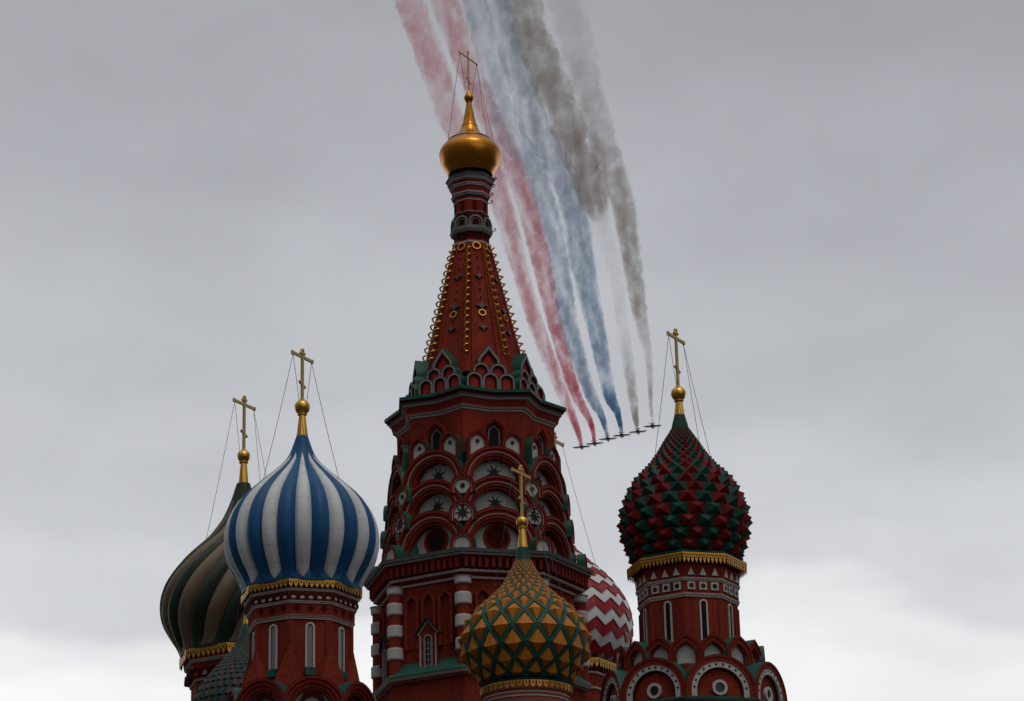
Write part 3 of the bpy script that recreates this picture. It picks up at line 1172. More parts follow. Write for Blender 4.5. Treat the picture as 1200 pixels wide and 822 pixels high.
# ------------------------------------------------------------------ blue and white tower
def blue_tower():
    T = Site(353.5, 640, 100.0)
    root = thing('church_tower', 'red tower under the big blue and white striped onion dome', 'church tower', (T.x, T.y, 0))
    M = T.m
    cv = curve_px(T, [(69, 697), (70.5, 691), (74.5, 682), (83, 668), (89, 653), (91, 638), (89, 621), (82.5, 604), (70.5, 587), (51, 569), (33, 554), (20.5, 542), (14.3, 532), (10, 521), (6.8, 511.5)])
    lobed_dome(root, cv, 26, ['white_paint', 'blue_paint'], 'blue_paint', .085, 0, 6.0, s_of(cv, T.z(694)), s_of(cv, T.z(534)), tip=.34, share=[1.0001, 1])
    zt = make_finial(root, T, 477.6, 9.2, 512, 3.8, 7.0)
    zw = T.z(566)
    make_cross(root, zt, T.z(408.5), M(41, 420), M(3.6, 430),
               [(-1, -75, M(46, 566), zw), (-1, 16, M(40, 562), T.z(560)), (1, 105, M(46, 566), zw), (1, 195, M(46, 566), zw)])
    mb = MB()
    k = 1 / .977
    octa(mb, T, [(66 * k, 815, 'brick_red'), (59 * k, 793, 'brick_red'), (59 * k, 725.5, 'pale_line'), (61 * k, 724.6, 'pale_line'), (61 * k, 723.4, 'deep_red'), (61.5 * k, 722.8, 'pale_line'), (62 * k, 721.4, 'deep_red'), (62.4 * k, 720.8, 'pale_line'), (63 * k, 719.6, 'brick_red'), (62 * k, 719, 'brick_red'),
                 (62.4 * k, 706.8, 'pale_line'), (64 * k, 706, 'pale_line'), (64 * k, 704.8, 'deep_red'), (64.6 * k, 704.3, 'pale_line'), (65 * k, 703, 'brick_red'), (64.4 * k, 702.4, 'brick_red'), (65 * k, 692.6, 'pale_line'), (67 * k, 691.6, 'pale_line'), (67 * k, 690.4, 'deep_red'), (67.6 * k, 690, 'pale_line'), (68 * k, 688.6, 'deep_red'), (66 * k, 688, 'deep_red'), (66 * k, 678.2, 'deep_red'), (70 * k, 677.6, 'blue_paint'), (71 * k, 676.8, 'blue_paint'), (60 * k, 672, 'blue_paint')], 'brick_red')
    body_to_ground(mb, M(84, 800), T.z(870))
    mb.build('drum', root)
    R = M(70 * k, 680)
    z = T.z(678.2, R, AZ0)
    lace(root, R, z, z - T.z(687.8, R, AZ0), 9)
    # arcade of small arches and diamonds
    a, zz = M(64.6 * k, 697) * cos(22.5), 0
    ar = MB()
    for az in FACES:
        hw = a * math.tan(rad(22.5))
        fr = Frame(az, a, T.z(701.8, a, 15))
        for i in range(5):
            c = -hw + 2 * hw * (i + .5) / 5
            r = hw / 5
            arch_ring(ar, fr, arch(c, 0, r * .92, .06, 8), arch(c, 0, r * .56, .06, 8), 0, .07, 'deep_red')
            panel(ar, fr, arch(c, 0, r * .57, .03, 8), .03, 'white_stone')
        a3 = M(62.3 * k, 712) * cos(22.5)
        fr = Frame(az, a3, T.z(712.6, a3, 15))
        for i in range(3):
            c = (-1 + i) * hw * .62
            d = M(4.8, 712)
            di = MB()
            panel(di, fr, [(c - d, 0), (c - d * .4, d * .4), (c, d), (c + d * .4, d * .4), (c + d, 0), (c + d * .4, -d * .4), (c, -d), (c - d * .4, -d * .4)], .02, 'deep_red', 0)
            di.build('diamond_boss', root)
    ar.build('arcade', root)
    a = M(59 * k, 745) * cos(22.5)
    for az in FACES:
        z0 = T.z(783, a, 15)
        fr = Frame(az, a, z0)
        z1 = T.z(729.5, a, 15) - z0
        slit_window(root, fr, 0, 0, z1, M(5.6, 750), M(2.3, 750))
        s = MB()
        fbox(s, fr, -M(6, 780), M(6, 780), -M(9, 780), 0, 0, .16, 'green_copper')
        s.build('sill', root)
        # raised strips that frame each face
        p = MB()
        hw = a * math.tan(rad(22.5))
        for sd in (-1, 1):
            fbox(p, fr, sd * hw * .93 - .09, sd * hw * .93 + .09, 0, z1 + .12, -.05, .05, 'brick_red')
        fbox(p, fr, -hw * .74, hw * .74, z1 + .10, z1 + .19, 0, .05, 'brick_red')
        p.build('face_moulding', root)
    # tall pointed gables against the corners
    for az in CORNERS + [127.5]:
        R = M(64, 790)
        zt, zb = T.z(753.5, R, AZ0), T.z(815, R, AZ0)
        p = MB()
        Rt = M(60, 755)
        u, nv = Vector((cos(az), sin(az), 0)), Vector((sin(az), -cos(az), 0))
        hb = M(23, 790)
        A = nv * M(72, 800) + Vector((0, 0, zb))
        Bq = nv * M(62.5, 760) + Vector((0, 0, zt))
        bk = nv * (M(40, 790))
        vs = [A - u * hb, A + u * hb, Bq, bk - u * hb + Vector((0, 0, zb)), bk + u * hb + Vector((0, 0, zb)), nv * M(50, 760) + Vector((0, 0, zt))]
        p.add(vs, [(0, 1, 2), (0, 2, 5, 3), (1, 4, 5, 2), (0, 3, 4, 1)], 'brick_red')
        A2 = A + nv * .05
        B2 = Bq + nv * .05
        ins = [A2 - u * hb * .78, A2 + u * hb * .78, A2.lerp(B2, .8)]
        p.build('pointed_gable', root)
    # great arches
    a = M(84, 815)
    for az in FACES:
        r = M(36.5, 815)
        zt = T.z(792.3, a, 15)
        fr = Frame(az, a, zt - r * 2.4)
        ko = kokoshnik(root, fr, 0, 0, r, r * 1.4, 1.4, [(1, .93, 0, 'trim_red'), (.93, .90, .05, 'deep_red'), (.90, .80, .06, 'trim_red'), (.80, .68, .14, 'brick_red'), (.68, .60, .22, 'brick_red')], 'white_stone', recess=.4, n=26)
        d = MB()
        ring_flat(d, fr, 0, r * 1.52, r * .44, r * .30, -.42, -.30, 'deep_red', 18)
        panel(d, fr, circle(0, r * 1.52, r * .31, 16), -.38, 'grey_stone')
        d.build('round_window', ko)
    mb = MB()
    zc = T.z(793, M(80, 800), AZ0)
    mb.lathe([(M(74, 800), zc - 4.5), (M(74, 800), zc - .8), (M(58, 800), zc + .15)], 8, 'green_copper', AZ0, smooth=False)
    mb.build('roof_skirt', root)


blue_tower()


# ------------------------------------------------------------------ red and green spiked tower
def spiked_tower():
    T = Site(802.4, 618, 106.0)
    root = thing('church_tower', 'red tower under the dark onion dome studded with red and green pyramids', 'church tower', (T.x, T.y, 0))
    M = T.m
    q = .955
    cv = curve_px(T, [(60, 660), (63.5, 653), (70, 640), (75, 628), (77, 615), (75.5, 600), (69, 584), (59.5, 567), (43.5, 550.7), (30.5, 534), (19.5, 518), (12.5, 507), (9.6, 501), (6, 487)])
    cv = Curve([(r * (.925 if i < 10 else .97), z) for i, (r, z) in enumerate([(T.m(r, y), T.z(y)) for r, y in [(62, 664), (66, 655), (71, 642), (75.5, 629), (77.5, 615), (75.5, 600), (69, 584), (59.5, 567), (43.5, 550.7), (30.5, 534), (19.5, 518), (12.5, 507), (9.6, 501), (6, 487)]])])
    spike_dome(root, cv, 22, ['spike_red', 'spike_green'], s_of(cv, T.z(659)), s_of(cv, T.z(505)), .60, .72, 'spike_green')
    c = MB()
    c.lathe([(M(10.6, 506), T.z(506)), (M(10.0, 501), T.z(501)), (M(6.2, 487), T.z(487))], 24, 'dark_green')
    c.build('dome_tip', root)
    zt = make_finial(root, T, 462, 8.9, 487.5, 3.8, 6.2)
    make_cross(root, zt, T.z(385), M(41, 395), M(3.6, 410),
               [(-1, -75, M(34, 540), T.z(545)), (-1, 10, M(26, 533), T.z(530)), (1, 105, M(38, 545), T.z(542)), (1, 40, M(33, 540), T.z(537))])
    mb = MB()
    k = 1 / .99
    octa(mb, T, [(62 * k, 800, 'brick_red'), (57 * k, 765, 'brick_red'), (57 * k, 699.5, 'pale_line'), (58.6 * k, 698.6, 'pale_line'), (58.6 * k, 697, 'deep_red'), (59.3 * k, 696.4, 'pale_line'), (59.8 * k, 694, 'brick_red'), (58.6 * k, 693.4, 'brick_red'), (58.8 * k, 680.6, 'pale_line'), (60 * k, 679.6, 'pale_line'), (60 * k, 678.6, 'deep_red'), (60.6 * k, 678, 'pale_line'), (61 * k, 675.8, 'trim_red'),
                 (60 * k, 675, 'trim_red'), (61 * k, 661, 'deep_red'), (64 * k, 656, 'deep_red'), (65 * k, 648, 'deep_red'), (68.5 * k, 646.6, 'dark_green'), (70 * k, 645.6, 'dark_green'), (56 * k, 641, 'dark_green')], 'brick_red')
    body_to_ground(mb, M(100, 800), T.z(830))
    mb.build('drum', root)
    R = M(69 * k, 650)
    z = T.z(646.6, R, AZ0)
    lace(root, R, z, z - T.z(659, R, AZ0), 11, mat='gold_paint')
    a = M(60.6 * k, 668) * cos(22.5)
    a2 = M(58.8 * k, 687) * cos(22.5)
    for az in FACES:
        fr = Frame(az, a, T.z(674.4, a, 15))
        for i in range(3):
            c_ = (i - 1) * M(14.5, 670)
            d = M(4.0, 670)
            tr = MB()
            panel(tr, fr, [(c_ - d, 0), (c_ + d, 0), (c_, M(9.2, 670))], .05, 'white_stone', -.05)
            tr.build('white_triangle', root)
        fr = Frame(az, a2, T.z(687, a2, 15))
        for i in range(3):
            c_ = (i - 1) * M(14.2, 687)
            d, e = M(4.6, 687), M(3.2, 687)
            sq = MB()
            panel(sq, fr, [(c_ - d, -d), (c_ + d, -d), (c_ + d, d), (c_ - d, d)], .045, 'white_stone', 0)
            panel(sq, fr, circle(c_, 0, M(3.0, 687), 14), .05, 'black_iron', .04)
            sq.build('white_square', root)
    a = M(57 * k, 730) * cos(22.5)
    for az in FACES:
        z0 = T.z(752.5, a, 15)
        fr = Frame(az, a, z0)
        z1 = T.z(702.5, a, 15) - z0
        slit_window(root, fr, 0, 0, z1, M(4.9, 725), M(1.9, 725), 'slit_dark')
        p = MB()
        hw = a * math.tan(rad(22.5))
        for sd in (-1, 1):
            fbox(p, fr, sd * hw * .93 - .08, sd * hw * .93 + .08, 0, z1 - .1, -.05, .05, 'brick_red')
            fbox(p, fr, sd * hw * .60 - .05, sd * hw * .60 + .05, 0, z1 - .1, -.05, .03, 'brick_red')
        fbox(p, fr, -hw * .8, hw * .8, z1 + .08, z1 + .16, 0, .05, 'brick_red')
        p.build('face_moulding', root)
    # upper ring of keeled gables, on faces and corners
    for i, az in enumerate(FACES + CORNERS):
        a = M(84 if az in FACES else 86, 760)
        r = M(19.5, 760)
        yt = 742.0
        zt = T.z(yt, a, 5)
        leg = M(11, 765)
        zb = zt - r * 1.22 - leg
        fr = Frame(az, a, zb)
        kokoshnik(root, fr, 0, 0, r, leg, 1.2, [(1, .90, 0, 'trim_red'), (.90, .64, .05, 'brick_red'), (.64, .56, .12, 'brick_red')], 'white_stone', keel=.22, recess=.26, n=20)
    # great arches with dotted white bands
    a = M(102, 800)
    for az in FACES:
        r = M(42, 800)
        zt = T.z(767.4, a, 15)
        leg = M(10, 810)
        fr = Frame(az, a, zt - r - leg)
        ko = kokoshnik(root, fr, 0, 0, r, leg, 1.6, [(1, .95, 0, 'trim_red'), (.95, .83, .04, 'brick_red'), (.83, .67, .07, 'white_stone'), (.67, .62, .16, 'deep_red')], 'brick_red', recess=.24, n=30)
        for i in range(12):
            th = rad(8 + 164 * i / 11)
            d = MB()
            panel(d, fr, circle(r * .75 * math.cos(th), leg + r * .75 * math.sin(th), M(1.45, 800), 10), -.058, 'black_iron', -.075)
            d.build('dot', ko)
        d = MB()
        cz = leg + r * .12
        ring_flat(d, fr, 0, cz, r * .215, r * .14, -.27, -.12, 'white_stone', 20)
        panel(d, fr, circle(0, cz, r * .142, 16), -.22, 'dark_glass')
        d.build('round_window', ko)
    mb = MB()
    R = M(104, 820)
    octa(mb, T, [(112, 830, 'brick_red'), (112, 821, 'grey_stone'), (116, 819, 'dark_green'), (116, 816.4, 'dark_green'), (90, 812, 'brick_red'), (88, 778, 'green_copper'), (74, 776, 'deep_red'), (72, 756, 'green_copper'), (56, 752, 'green_copper')], 'brick_red')
    mb.build('stepped_base', root)


spiked_tower()


# ------------------------------------------------------------------ orange lattice tower
def lattice_tower():
    T = Site(615.5, 755, 97.0)
    root = thing('church_tower', 'short tower under the orange dome netted with green ribs, in front of the spire', 'church tower', (T.x, T.y, 0))
    M = T.m
    cv = curve_px(T, [(50.5, 803), (55, 795), (63.5, 784), (70.5, 772), (73.6, 760), (73, 746), (68.3, 734), (60.5, 723), (48.8, 711), (34.3, 697.5), (24.2, 686), (16.5, 672), (11.5, 662), (8.6, 654), (6.2, 643)])
    lattice_dome(root, cv, 16, -0.25, s_of(cv, T.z(657)), .72, 'green_copper', 'orange_paint', .16)
    c = MB()
    c.lathe([(M(10.6, 659), T.z(659)), (M(9.0, 654), T.z(654)), (M(6.3, 642.5), T.z(642.5))], 24, 'dark_green')
    c.build('dome_tip', root)
    zt = make_finial(root, T, 612.3, 7.2, 643, 3.5, 6.2)
    make_cross(root, zt, T.z(545), M(40, 555), M(3.4, 570),
               [(-1, -75, M(38, 700), T.z(706)), (-1, 0, M(24, 690), T.z(684)), (1, 105, M(52, 712), T.z(712)), (1, 50, M(44, 706), T.z(700))])
    mb = MB()
    R = M(52, 800)

    def f(y, r):
        return T.z(y, M(r, 800), 0)
    rows = [(50, 840, 'pale_brick'), (50, 815.5, 'pale_line'), (51, 815, 'pale_line'), (51, 813.6, 'pale_brick'), (50.4, 813.2, 'pale_brick'), (50.4, 811, 'pale_line'), (51.4, 810.5, 'pale_line'), (51.4, 809, 'pale_brick'), (51, 808.6, 'pale_brick'), (51.6, 806.8, 'pale_brick'), (53.5, 805.6, 'pale_brick'), (53.5, 796, 'deep_blue'), (55, 794.8, 'deep_blue'), (55.4, 793.4, 'deep_blue'), (44, 794, 'deep_blue')]
    pr = [(M(r, 800), f(y, r), m) for r, y, m in rows]
    mb.lathe(pr, 48, 'pale_brick', smooth=False)
    body_to_ground(mb, M(50, 800), f(838, 50))
    mb.build('drum', root)
    g_ = MB()
    rr = M(53.5, 800) + .012
    z1, z0 = f(796.6, 53.5), f(805.2, 53.5)
    n = 44
    h = z1 - z0
    for j in range(n):
        az = 360.0 * j / n
        fr = Frame(az, rr, z0)
        w = 2 * math.pi * rr / n
        fbox(g_, fr, -w * .48, w * .48, h * .84, h, 0, .02, 'gold_paint')
        ring_flat(g_, fr, 0, h * .58, w * .40, w * .16, 0, .02, 'gold_paint', 10)
        panel(g_, fr, [(-w * .42, h * .36), (0, 0.0), (w * .42, h * .36)], .018, 'gold_paint', 0)
    g_.build('gold_fringe', root)


lattice_tower()


# ------------------------------------------------------------------ red and white zigzag tower
def zigzag_tower():
    T = Site(656, 725, 131.0)
    root = thing('church_tower', 'tower under the red and white zigzag onion dome, half hidden behind the spire', 'church tower', (T.x, T.y, 0))
    M = T.m
    cv = curve_px(T, [(62, 784), (69, 778), (77, 768), (82.5, 755), (84.5, 740), (83.5, 726), (78.5, 710), (68, 692.5), (55, 677), (37.5, 661.5), (22, 646), (12.5, 632), (8, 618), (6, 604)])
    zigzag_dome(root, cv, 22, s_of(cv, T.z(779)), s_of(cv, T.z(622)), 15, .15, .085, ['zig_red', 'zig_white'])
    zt = make_finial(root, T, 577, 8.0, 604, 3.6, 6.2)
    make_cross(root, zt, T.z(506), M(40, 520), M(3.5, 530),
               [(-1, -75, M(40, 660), T.z(668)), (1, 105, M(49, 670), T.z(672))])
    mb = MB()
    octa(mb, T, [(62, 840, 'brick_red'), (62, 806, 'pale_line'), (64, 805, 'pale_line'), (64, 803, 'brick_red'), (63, 802, 'brick_red'), (64, 788, 'pale_line'), (66, 787, 'pale_line'), (66, 785, 'deep_red'), (66, 770, 'deep_red'), (71, 769, 'deep_red'), (71, 768, 'deep_red'), (58, 766, 'deep_red')], 'brick_red')
    body_to_ground(mb, M(64, 820), T.z(838))
    mb.build('drum', root)
    R = M(70.5, 775)
    z = T.z(769, R, AZ0)
    lace(root, R, z, z - T.z(780, R, AZ0), 9)


zigzag_tower()


# ------------------------------------------------------------------ brown and green swirled tower
def swirl_tower():
    T = Site(283.5, 715, 122.0)
    root = thing('church_tower', 'tower at far left under the swirled brown and dark green onion dome', 'church tower', (T.x, T.y, 0))
    M = T.m
    cv = curve_px(T, [(71, 771), (75, 762), (84.5, 747), (92.5, 732), (95.5, 717), (94, 700), (86, 681), (67.5, 657), (42, 633), (27, 614), (18.5, 598), (12.5, 582), (8, 567.5)])
    lobed_dome(root, cv, 24, ['tan_brown', 'olive_green'], 'olive_green', .075, 74, 2.0, s_of(cv, T.z(769)), s_of(cv, T.z(590)), tip=.5)
    zt = make_finial(root, T, 535, 7.8, 567, 3.7, 6.0)
    make_cross(root, zt, T.z(463.5), M(41, 475), M(3.4, 490),
               [(-1, -75, M(44, 633), T.z(640)), (-1, 15, M(30, 620), T.z(620)), (1, 105, M(44, 633), T.z(640)), (1, 60, M(30, 620), T.z(612))])
    mb = MB()
    octa(mb, T, [(60, 840, 'brick_red'), (60, 793, 'pale_line'), (62, 792, 'pale_line'), (62, 789, 'brick_red'), (64, 788, 'brick_red'), (66, 771, 'pale_line'), (68, 770, 'pale_line'), (68, 768.4, 'deep_red'), (69, 768, 'pale_line'), (69, 766, 'trim_red'), (69, 754, 'trim_red'), (72.5, 753.4, 'black_iron'), (75, 752.4, 'black_iron'), (60, 753, 'black_iron')], 'brick_red')
    body_to_ground(mb, M(62, 820), T.z(838))
    mb.build('drum', root)
    R = M(74, 765)
    z = T.z(753, R, AZ0)
    lace(root, R, z, z - T.z(765.5, R, AZ0), 8)
    a = M(66, 790) * cos(22.5)
    ar = MB()
    for az in FACES:
        hw = a * math.tan(rad(22.5))
        fr = Frame(az, a, T.z(787.5, a, 15))
        for i in range(4):
            c = -hw + 2 * hw * (i + .5) / 4
            r = hw / 4
            arch_ring(ar, fr, arch(c, 0, r * .95, .1, 8, .3), arch(c, 0, r * .62, .1, 8, .3), -.05, .10, 'deep_red')
            panel(ar, fr, arch(c, 0, r * .62, .08, 8, .3), .05, 'grey_stone' if i % 2 else 'brick_red')
    ar.build('arcade', root)


swirl_tower()


# ------------------------------------------------------------------ small shingled dome at the left
def shingle_tower():
    T = Site(288.5, 790, 108.0)
    root = thing('church_tower', 'small turret under a steep teal and mauve shingled dome, beside the blue domed tower', 'church tower', (T.x, T.y, 0))
    M = T.m
    cv = curve_px(T, [(50, 868), (58, 858), (62.5, 845), (63, 832), (60, 820), (51, 803), (36.5, 785), (20.5, 767), (13.5, 757), (9.4, 748), (7.0, 740), (4.6, 732.5)])
    spike_dome(root, cv, 40, ['shingle_teal', 'shingle_mauve', 'shingle_teal', 'shingle_mauve', 'shingle_mauve'], s_of(cv, T.z(866)), s_of(cv, T.z(750)), .24, 1.15, 'dark_green', drop=.36, extra=2, swirl=.12)
    c = MB()
    c.lathe([(M(10.2, 751), T.z(751)), (M(9.0, 747), T.z(747)), (M(4.7, 732), T.z(732))], 16, 'green_copper')
    c.build('dome_tip', root)
    zt = make_finial(root, T, 708.5, 3.6, 732.5, 1.6, 4.6)
    make_cross(root, zt, T.z(664), M(27, 670), M(2.0, 680), [(-1, -75, M(14, 760), T.z(760)), (1, 105, M(14, 760), T.z(760))])
    mb = MB()
    zb = T.z(864)
    mb.lathe([(M(48, 860), zb - 1.5), (M(48, 860), zb - .3), (M(52, 860), zb), (M(44, 860), zb + .2)], 32, 'brick_red', smooth=False)
    body_to_ground(mb, M(46, 860), zb - 1.4)
    mb.build('drum', root)


shingle_tower()

# ------------------------------------------------------------------ jets
ALT = 676.0


def make_jet():
    """ground attack jet, nose along +Y, origin at its middle"""
    root = thing('attack_jet', 'x', 'jet', (0, 0, 0), 'jets flying in an echelon')
    f = MB()
    st = [(-7.6, .12, .25), (-6.6, .32, .12), (-4.5, .60, .05), (-1.5, .85, 0), (2.0, .85, 0), (4.6, .72, .02), (6.4, .48, -.1), (7.5, .22, -.2), (7.9, .05, -.24)]
    vs, fs, n = [], [], 14
    for y, r, dz in st:
        for k in range(n):
            th = 2 * math.pi * k / n
            vs.append((r * .9 * math.cos(th), y, dz + r * math.sin(th) * 1.1))
    for i in range(len(st) - 1):
        for k in range(n):
            k2 = (k + 1) % n
            fs.append((i * n + k, i * n + k2, (i + 1) * n + k2, (i + 1) * n + k))
    fs += [tuple(range(n)), tuple((len(st) - 1) * n + k for k in range(n))]
    f.add(vs, fs, 'jet_grey', True)
    f.build('fuselage', root)
    c = MB()
    c.ball((0, 4.4, .75), .48, 'dark_glass', 12, .8)
    c.build('canopy', root)

    def slab(name, outline, z, th, dih=0.0):
        m = MB()
        N = len(outline)
        vs = [(x, y, z + th / 2 + abs(x) * dih) for x, y in outline] + [(x, y, z - th / 2 + abs(x) * dih) for x, y in outline]
        m.add(vs, [tuple(range(N)), tuple(range(N, 2 * N))] + [(i, (i + 1) % N, N + (i + 1) % N, N + i) for i in range(N)], 'jet_grey')
        return m.build(name, root)
    for sd in (-1, 1):
        w = slab('wing', [(sd * .6, 2.2), (sd * 7.18, .2), (sd * 7.18, -1.3), (sd * .6, -1.7)], .35, .34, -.03)
        slab('tailplane', [(sd * .2, -5.4), (sd * 2.5, -6.2), (sd * 2.5, -7.2), (sd * .2, -7.3)], .55, .16)
        e = MB()
        e.tube([(sd * 1.05, 3.0, -.15), (sd * 1.12, 2.0, -.1), (sd * 1.1, -2.5, -.05), (sd * .95, -4.6, 0)], [.42, .62, .6, .36], 'jet_grey', 12)
        e.build('engine', root)
        p = MB()
        p.tube([(sd * 7.1, 1.0, .1), (sd * 7.1, -1.6, .1)], [.12, .2], 'jet_grey', 8)
        p.build('wingtip_pod', root)
        for x in (2.6, 4.0, 5.4):
            s = MB()
            s.box((sd * x, .3, -.05), (.12, 1.6, .5), 'jet_grey')
            s.tube([(sd * x, 2.0, -.5), (sd * x, 1.4, -.5), (sd * x, -1.4, -.5), (sd * x, -2.2, -.5)], [.05, .28, .28, .08], 'jet_grey', 10)
            s.build('pylon_store', root)
    v = MB()
    fin = [(-4.0, .5), (-6.6, 3.3), (-7.5, 3.3), (-7.4, .4)]
    vs = [(.09, y, z) for y, z in fin] + [(-.09, y, z) for y, z in fin]
    v.add(vs, [(0, 1, 2, 3), (4, 5, 6, 7)] + [(i, (i + 1) % 4, 4 + (i + 1) % 4, 4 + i) for i in range(4)], 'jet_grey')
    v.build('fin', root)
    return root


def copy_tree(o, parent=None):
    c = o.copy()
    COL.objects.link(c)
    c.parent = parent
    for ch in list(o.children):
        copy_tree(ch, c)
    return c


JETS = [(681.6, 524.2, 'leftmost jet of the row, at the foot of the outer pale red trail'),
        (696.8, 520.2, 'second jet from left, at the foot of the inner, deeper red trail'),
        (712.3, 514.8, 'third jet from left, at the foot of the left blue trail'),
        (728.6, 510.6, 'fourth jet from left, at the foot of the right blue trail'),
        (747.6, 506.4, 'fifth jet from left, at the foot of the beige grey smoke trail'),
        (764.8, 499.8, 'rightmost and highest jet of the row, beside the golden cross, with a thin faint trail')]
HEAD = rad(-6)                    # flying away from the camera, a little to the right
proto = make_jet()
jets = []
for i, (px, py, lab) in enumerate(JETS):
    j = proto if i == 0 else copy_tree(proto)
    j['label'] = lab
    p = at_height(px, py, ALT)
    j.location = p
    j.rotation_euler = (0, rad(-2.2 + (i % 3) * .5), HEAD)
    jets.append(p)

# ------------------------------------------------------------------ smoke trails
TRAILS = [
    # picture rows: (x left, x right, y), from the jet back along the smoke
    [(679.4, 683.0, 521), (670.5, 678.5, 498), (651.5, 665.5, 459), (621.5, 639, 386), (599, 618.5, 313), (576, 601, 240), (553, 583, 185), (517, 546, 146), (490, 523, 73), (463, 494, 0), (436, 468, -70)],
    [(695, 698.6, 517.5), (688, 695, 494), (667.5, 680, 459), (644, 660, 386), (625, 646, 313), (606, 630, 240), (586, 612, 185), (562, 590, 146), (532, 563, 73), (504, 536, 0), (477, 510, -70)],
    [(710.5, 714, 511.5), (702, 709.5, 490), (684, 698, 459), (658, 678.5, 386), (646, 667, 313), (628, 652, 240), (603, 632, 185), (578, 607, 146), (561, 587, 73), (541, 570, 0), (520, 552, -70)],
    [(726.8, 730.3, 507.5), (720, 727.5, 485), (706, 721, 459), (689, 709, 386), (669, 697.5, 313), (656, 687, 240), (634, 666, 185), (610, 643, 146), (588, 619, 73), (569, 598, 0), (550, 580, -70)],
    [(745.8, 749.2, 503.4), (740, 748, 485), (735, 746.5, 459), (723, 738, 386), (711, 727, 313), (694, 714, 262), (671, 710, 215), (646, 684, 146), (613, 655, 73), (594, 630, 0), (574, 608, -70)],
    [(763.6, 766.0, 497), (760, 765, 470), (756, 764.5, 420), (744, 759.5, 379), (731, 752, 313), (717, 743, 240), (702, 732, 200), (683, 716, 146), (661, 699, 73), (643, 684, 0), (626, 668, -70)]]
RED = (0.97, 0.44, 0.50)
BLUE = (0.42, 0.59, 0.79)
BROWN = (0.60, 0.51, 0.45)
LOOKS = [
    # base optical thickness, [(picture y, relative density, scattering colour)], label
    (1.0, [(521, 1.4, (.95, .26, .34)), (480, 1.0, (.97, .32, .39)), (300, .80, RED), (150, .78, RED), (0, .72, RED)], 'outer pale red smoke trail, leftmost of the six, passing behind the spire'),
    (1.25, [(521, 1.5, (.92, .16, .24)), (480, 1.1, (.95, .22, .31)), (300, .85, (.97, .38, .44)), (150, .7, RED), (0, .62, RED)], 'inner, deeper red smoke trail, between the pale red and the left blue one'),
    (1.05, [(514, 1.5, (.26, .42, .66)), (450, 1.0, (.33, .51, .74)), (300, .78, BLUE), (150, .62, (.52, .63, .77)), (0, .58, (.54, .62, .74))], 'left blue smoke trail, bordering on the inner red one'),
    (1.15, [(510, 1.6, (.18, .40, .64)), (450, 1.0, (.29, .51, .75)), (300, .82, (.40, .59, .79)), (150, .70, (.51, .60, .73)), (0, .66, (.52, .59, .70))], 'right blue smoke trail, bordering on the dark brown smoke'),
    (1.3, [(506, .8, (.66, .63, .55)), (459, .55, (.74, .71, .63)), (400, .26, (.85, .83, .78)), (330, .10, (.97, .96, .95)), (268, .12, (.95, .93, .92)), (246, .8, BROWN), (200, 1.05, (.57, .48, .43)), (100, 1.0, (.57, .50, .45)), (0, .85, (.61, .56, .51))], 'brown grey smoke trail with a faint gap halfway, right of the blue ones'),
    (1.25, [(500, .55, (.75, .74, .74)), (420, .22, (.78, .77, .76)), (392, .32, (.74, .70, .66)), (376, .72, BROWN), (300, .80, BROWN), (220, .78, BROWN), (120, .5, (.66, .60, .55)), (40, .26, (.74, .70, .67)), (-40, .18, (.78, .76, .75))], 'rightmost smoke trail, thin at its jet, brown above and fading towards the top')]


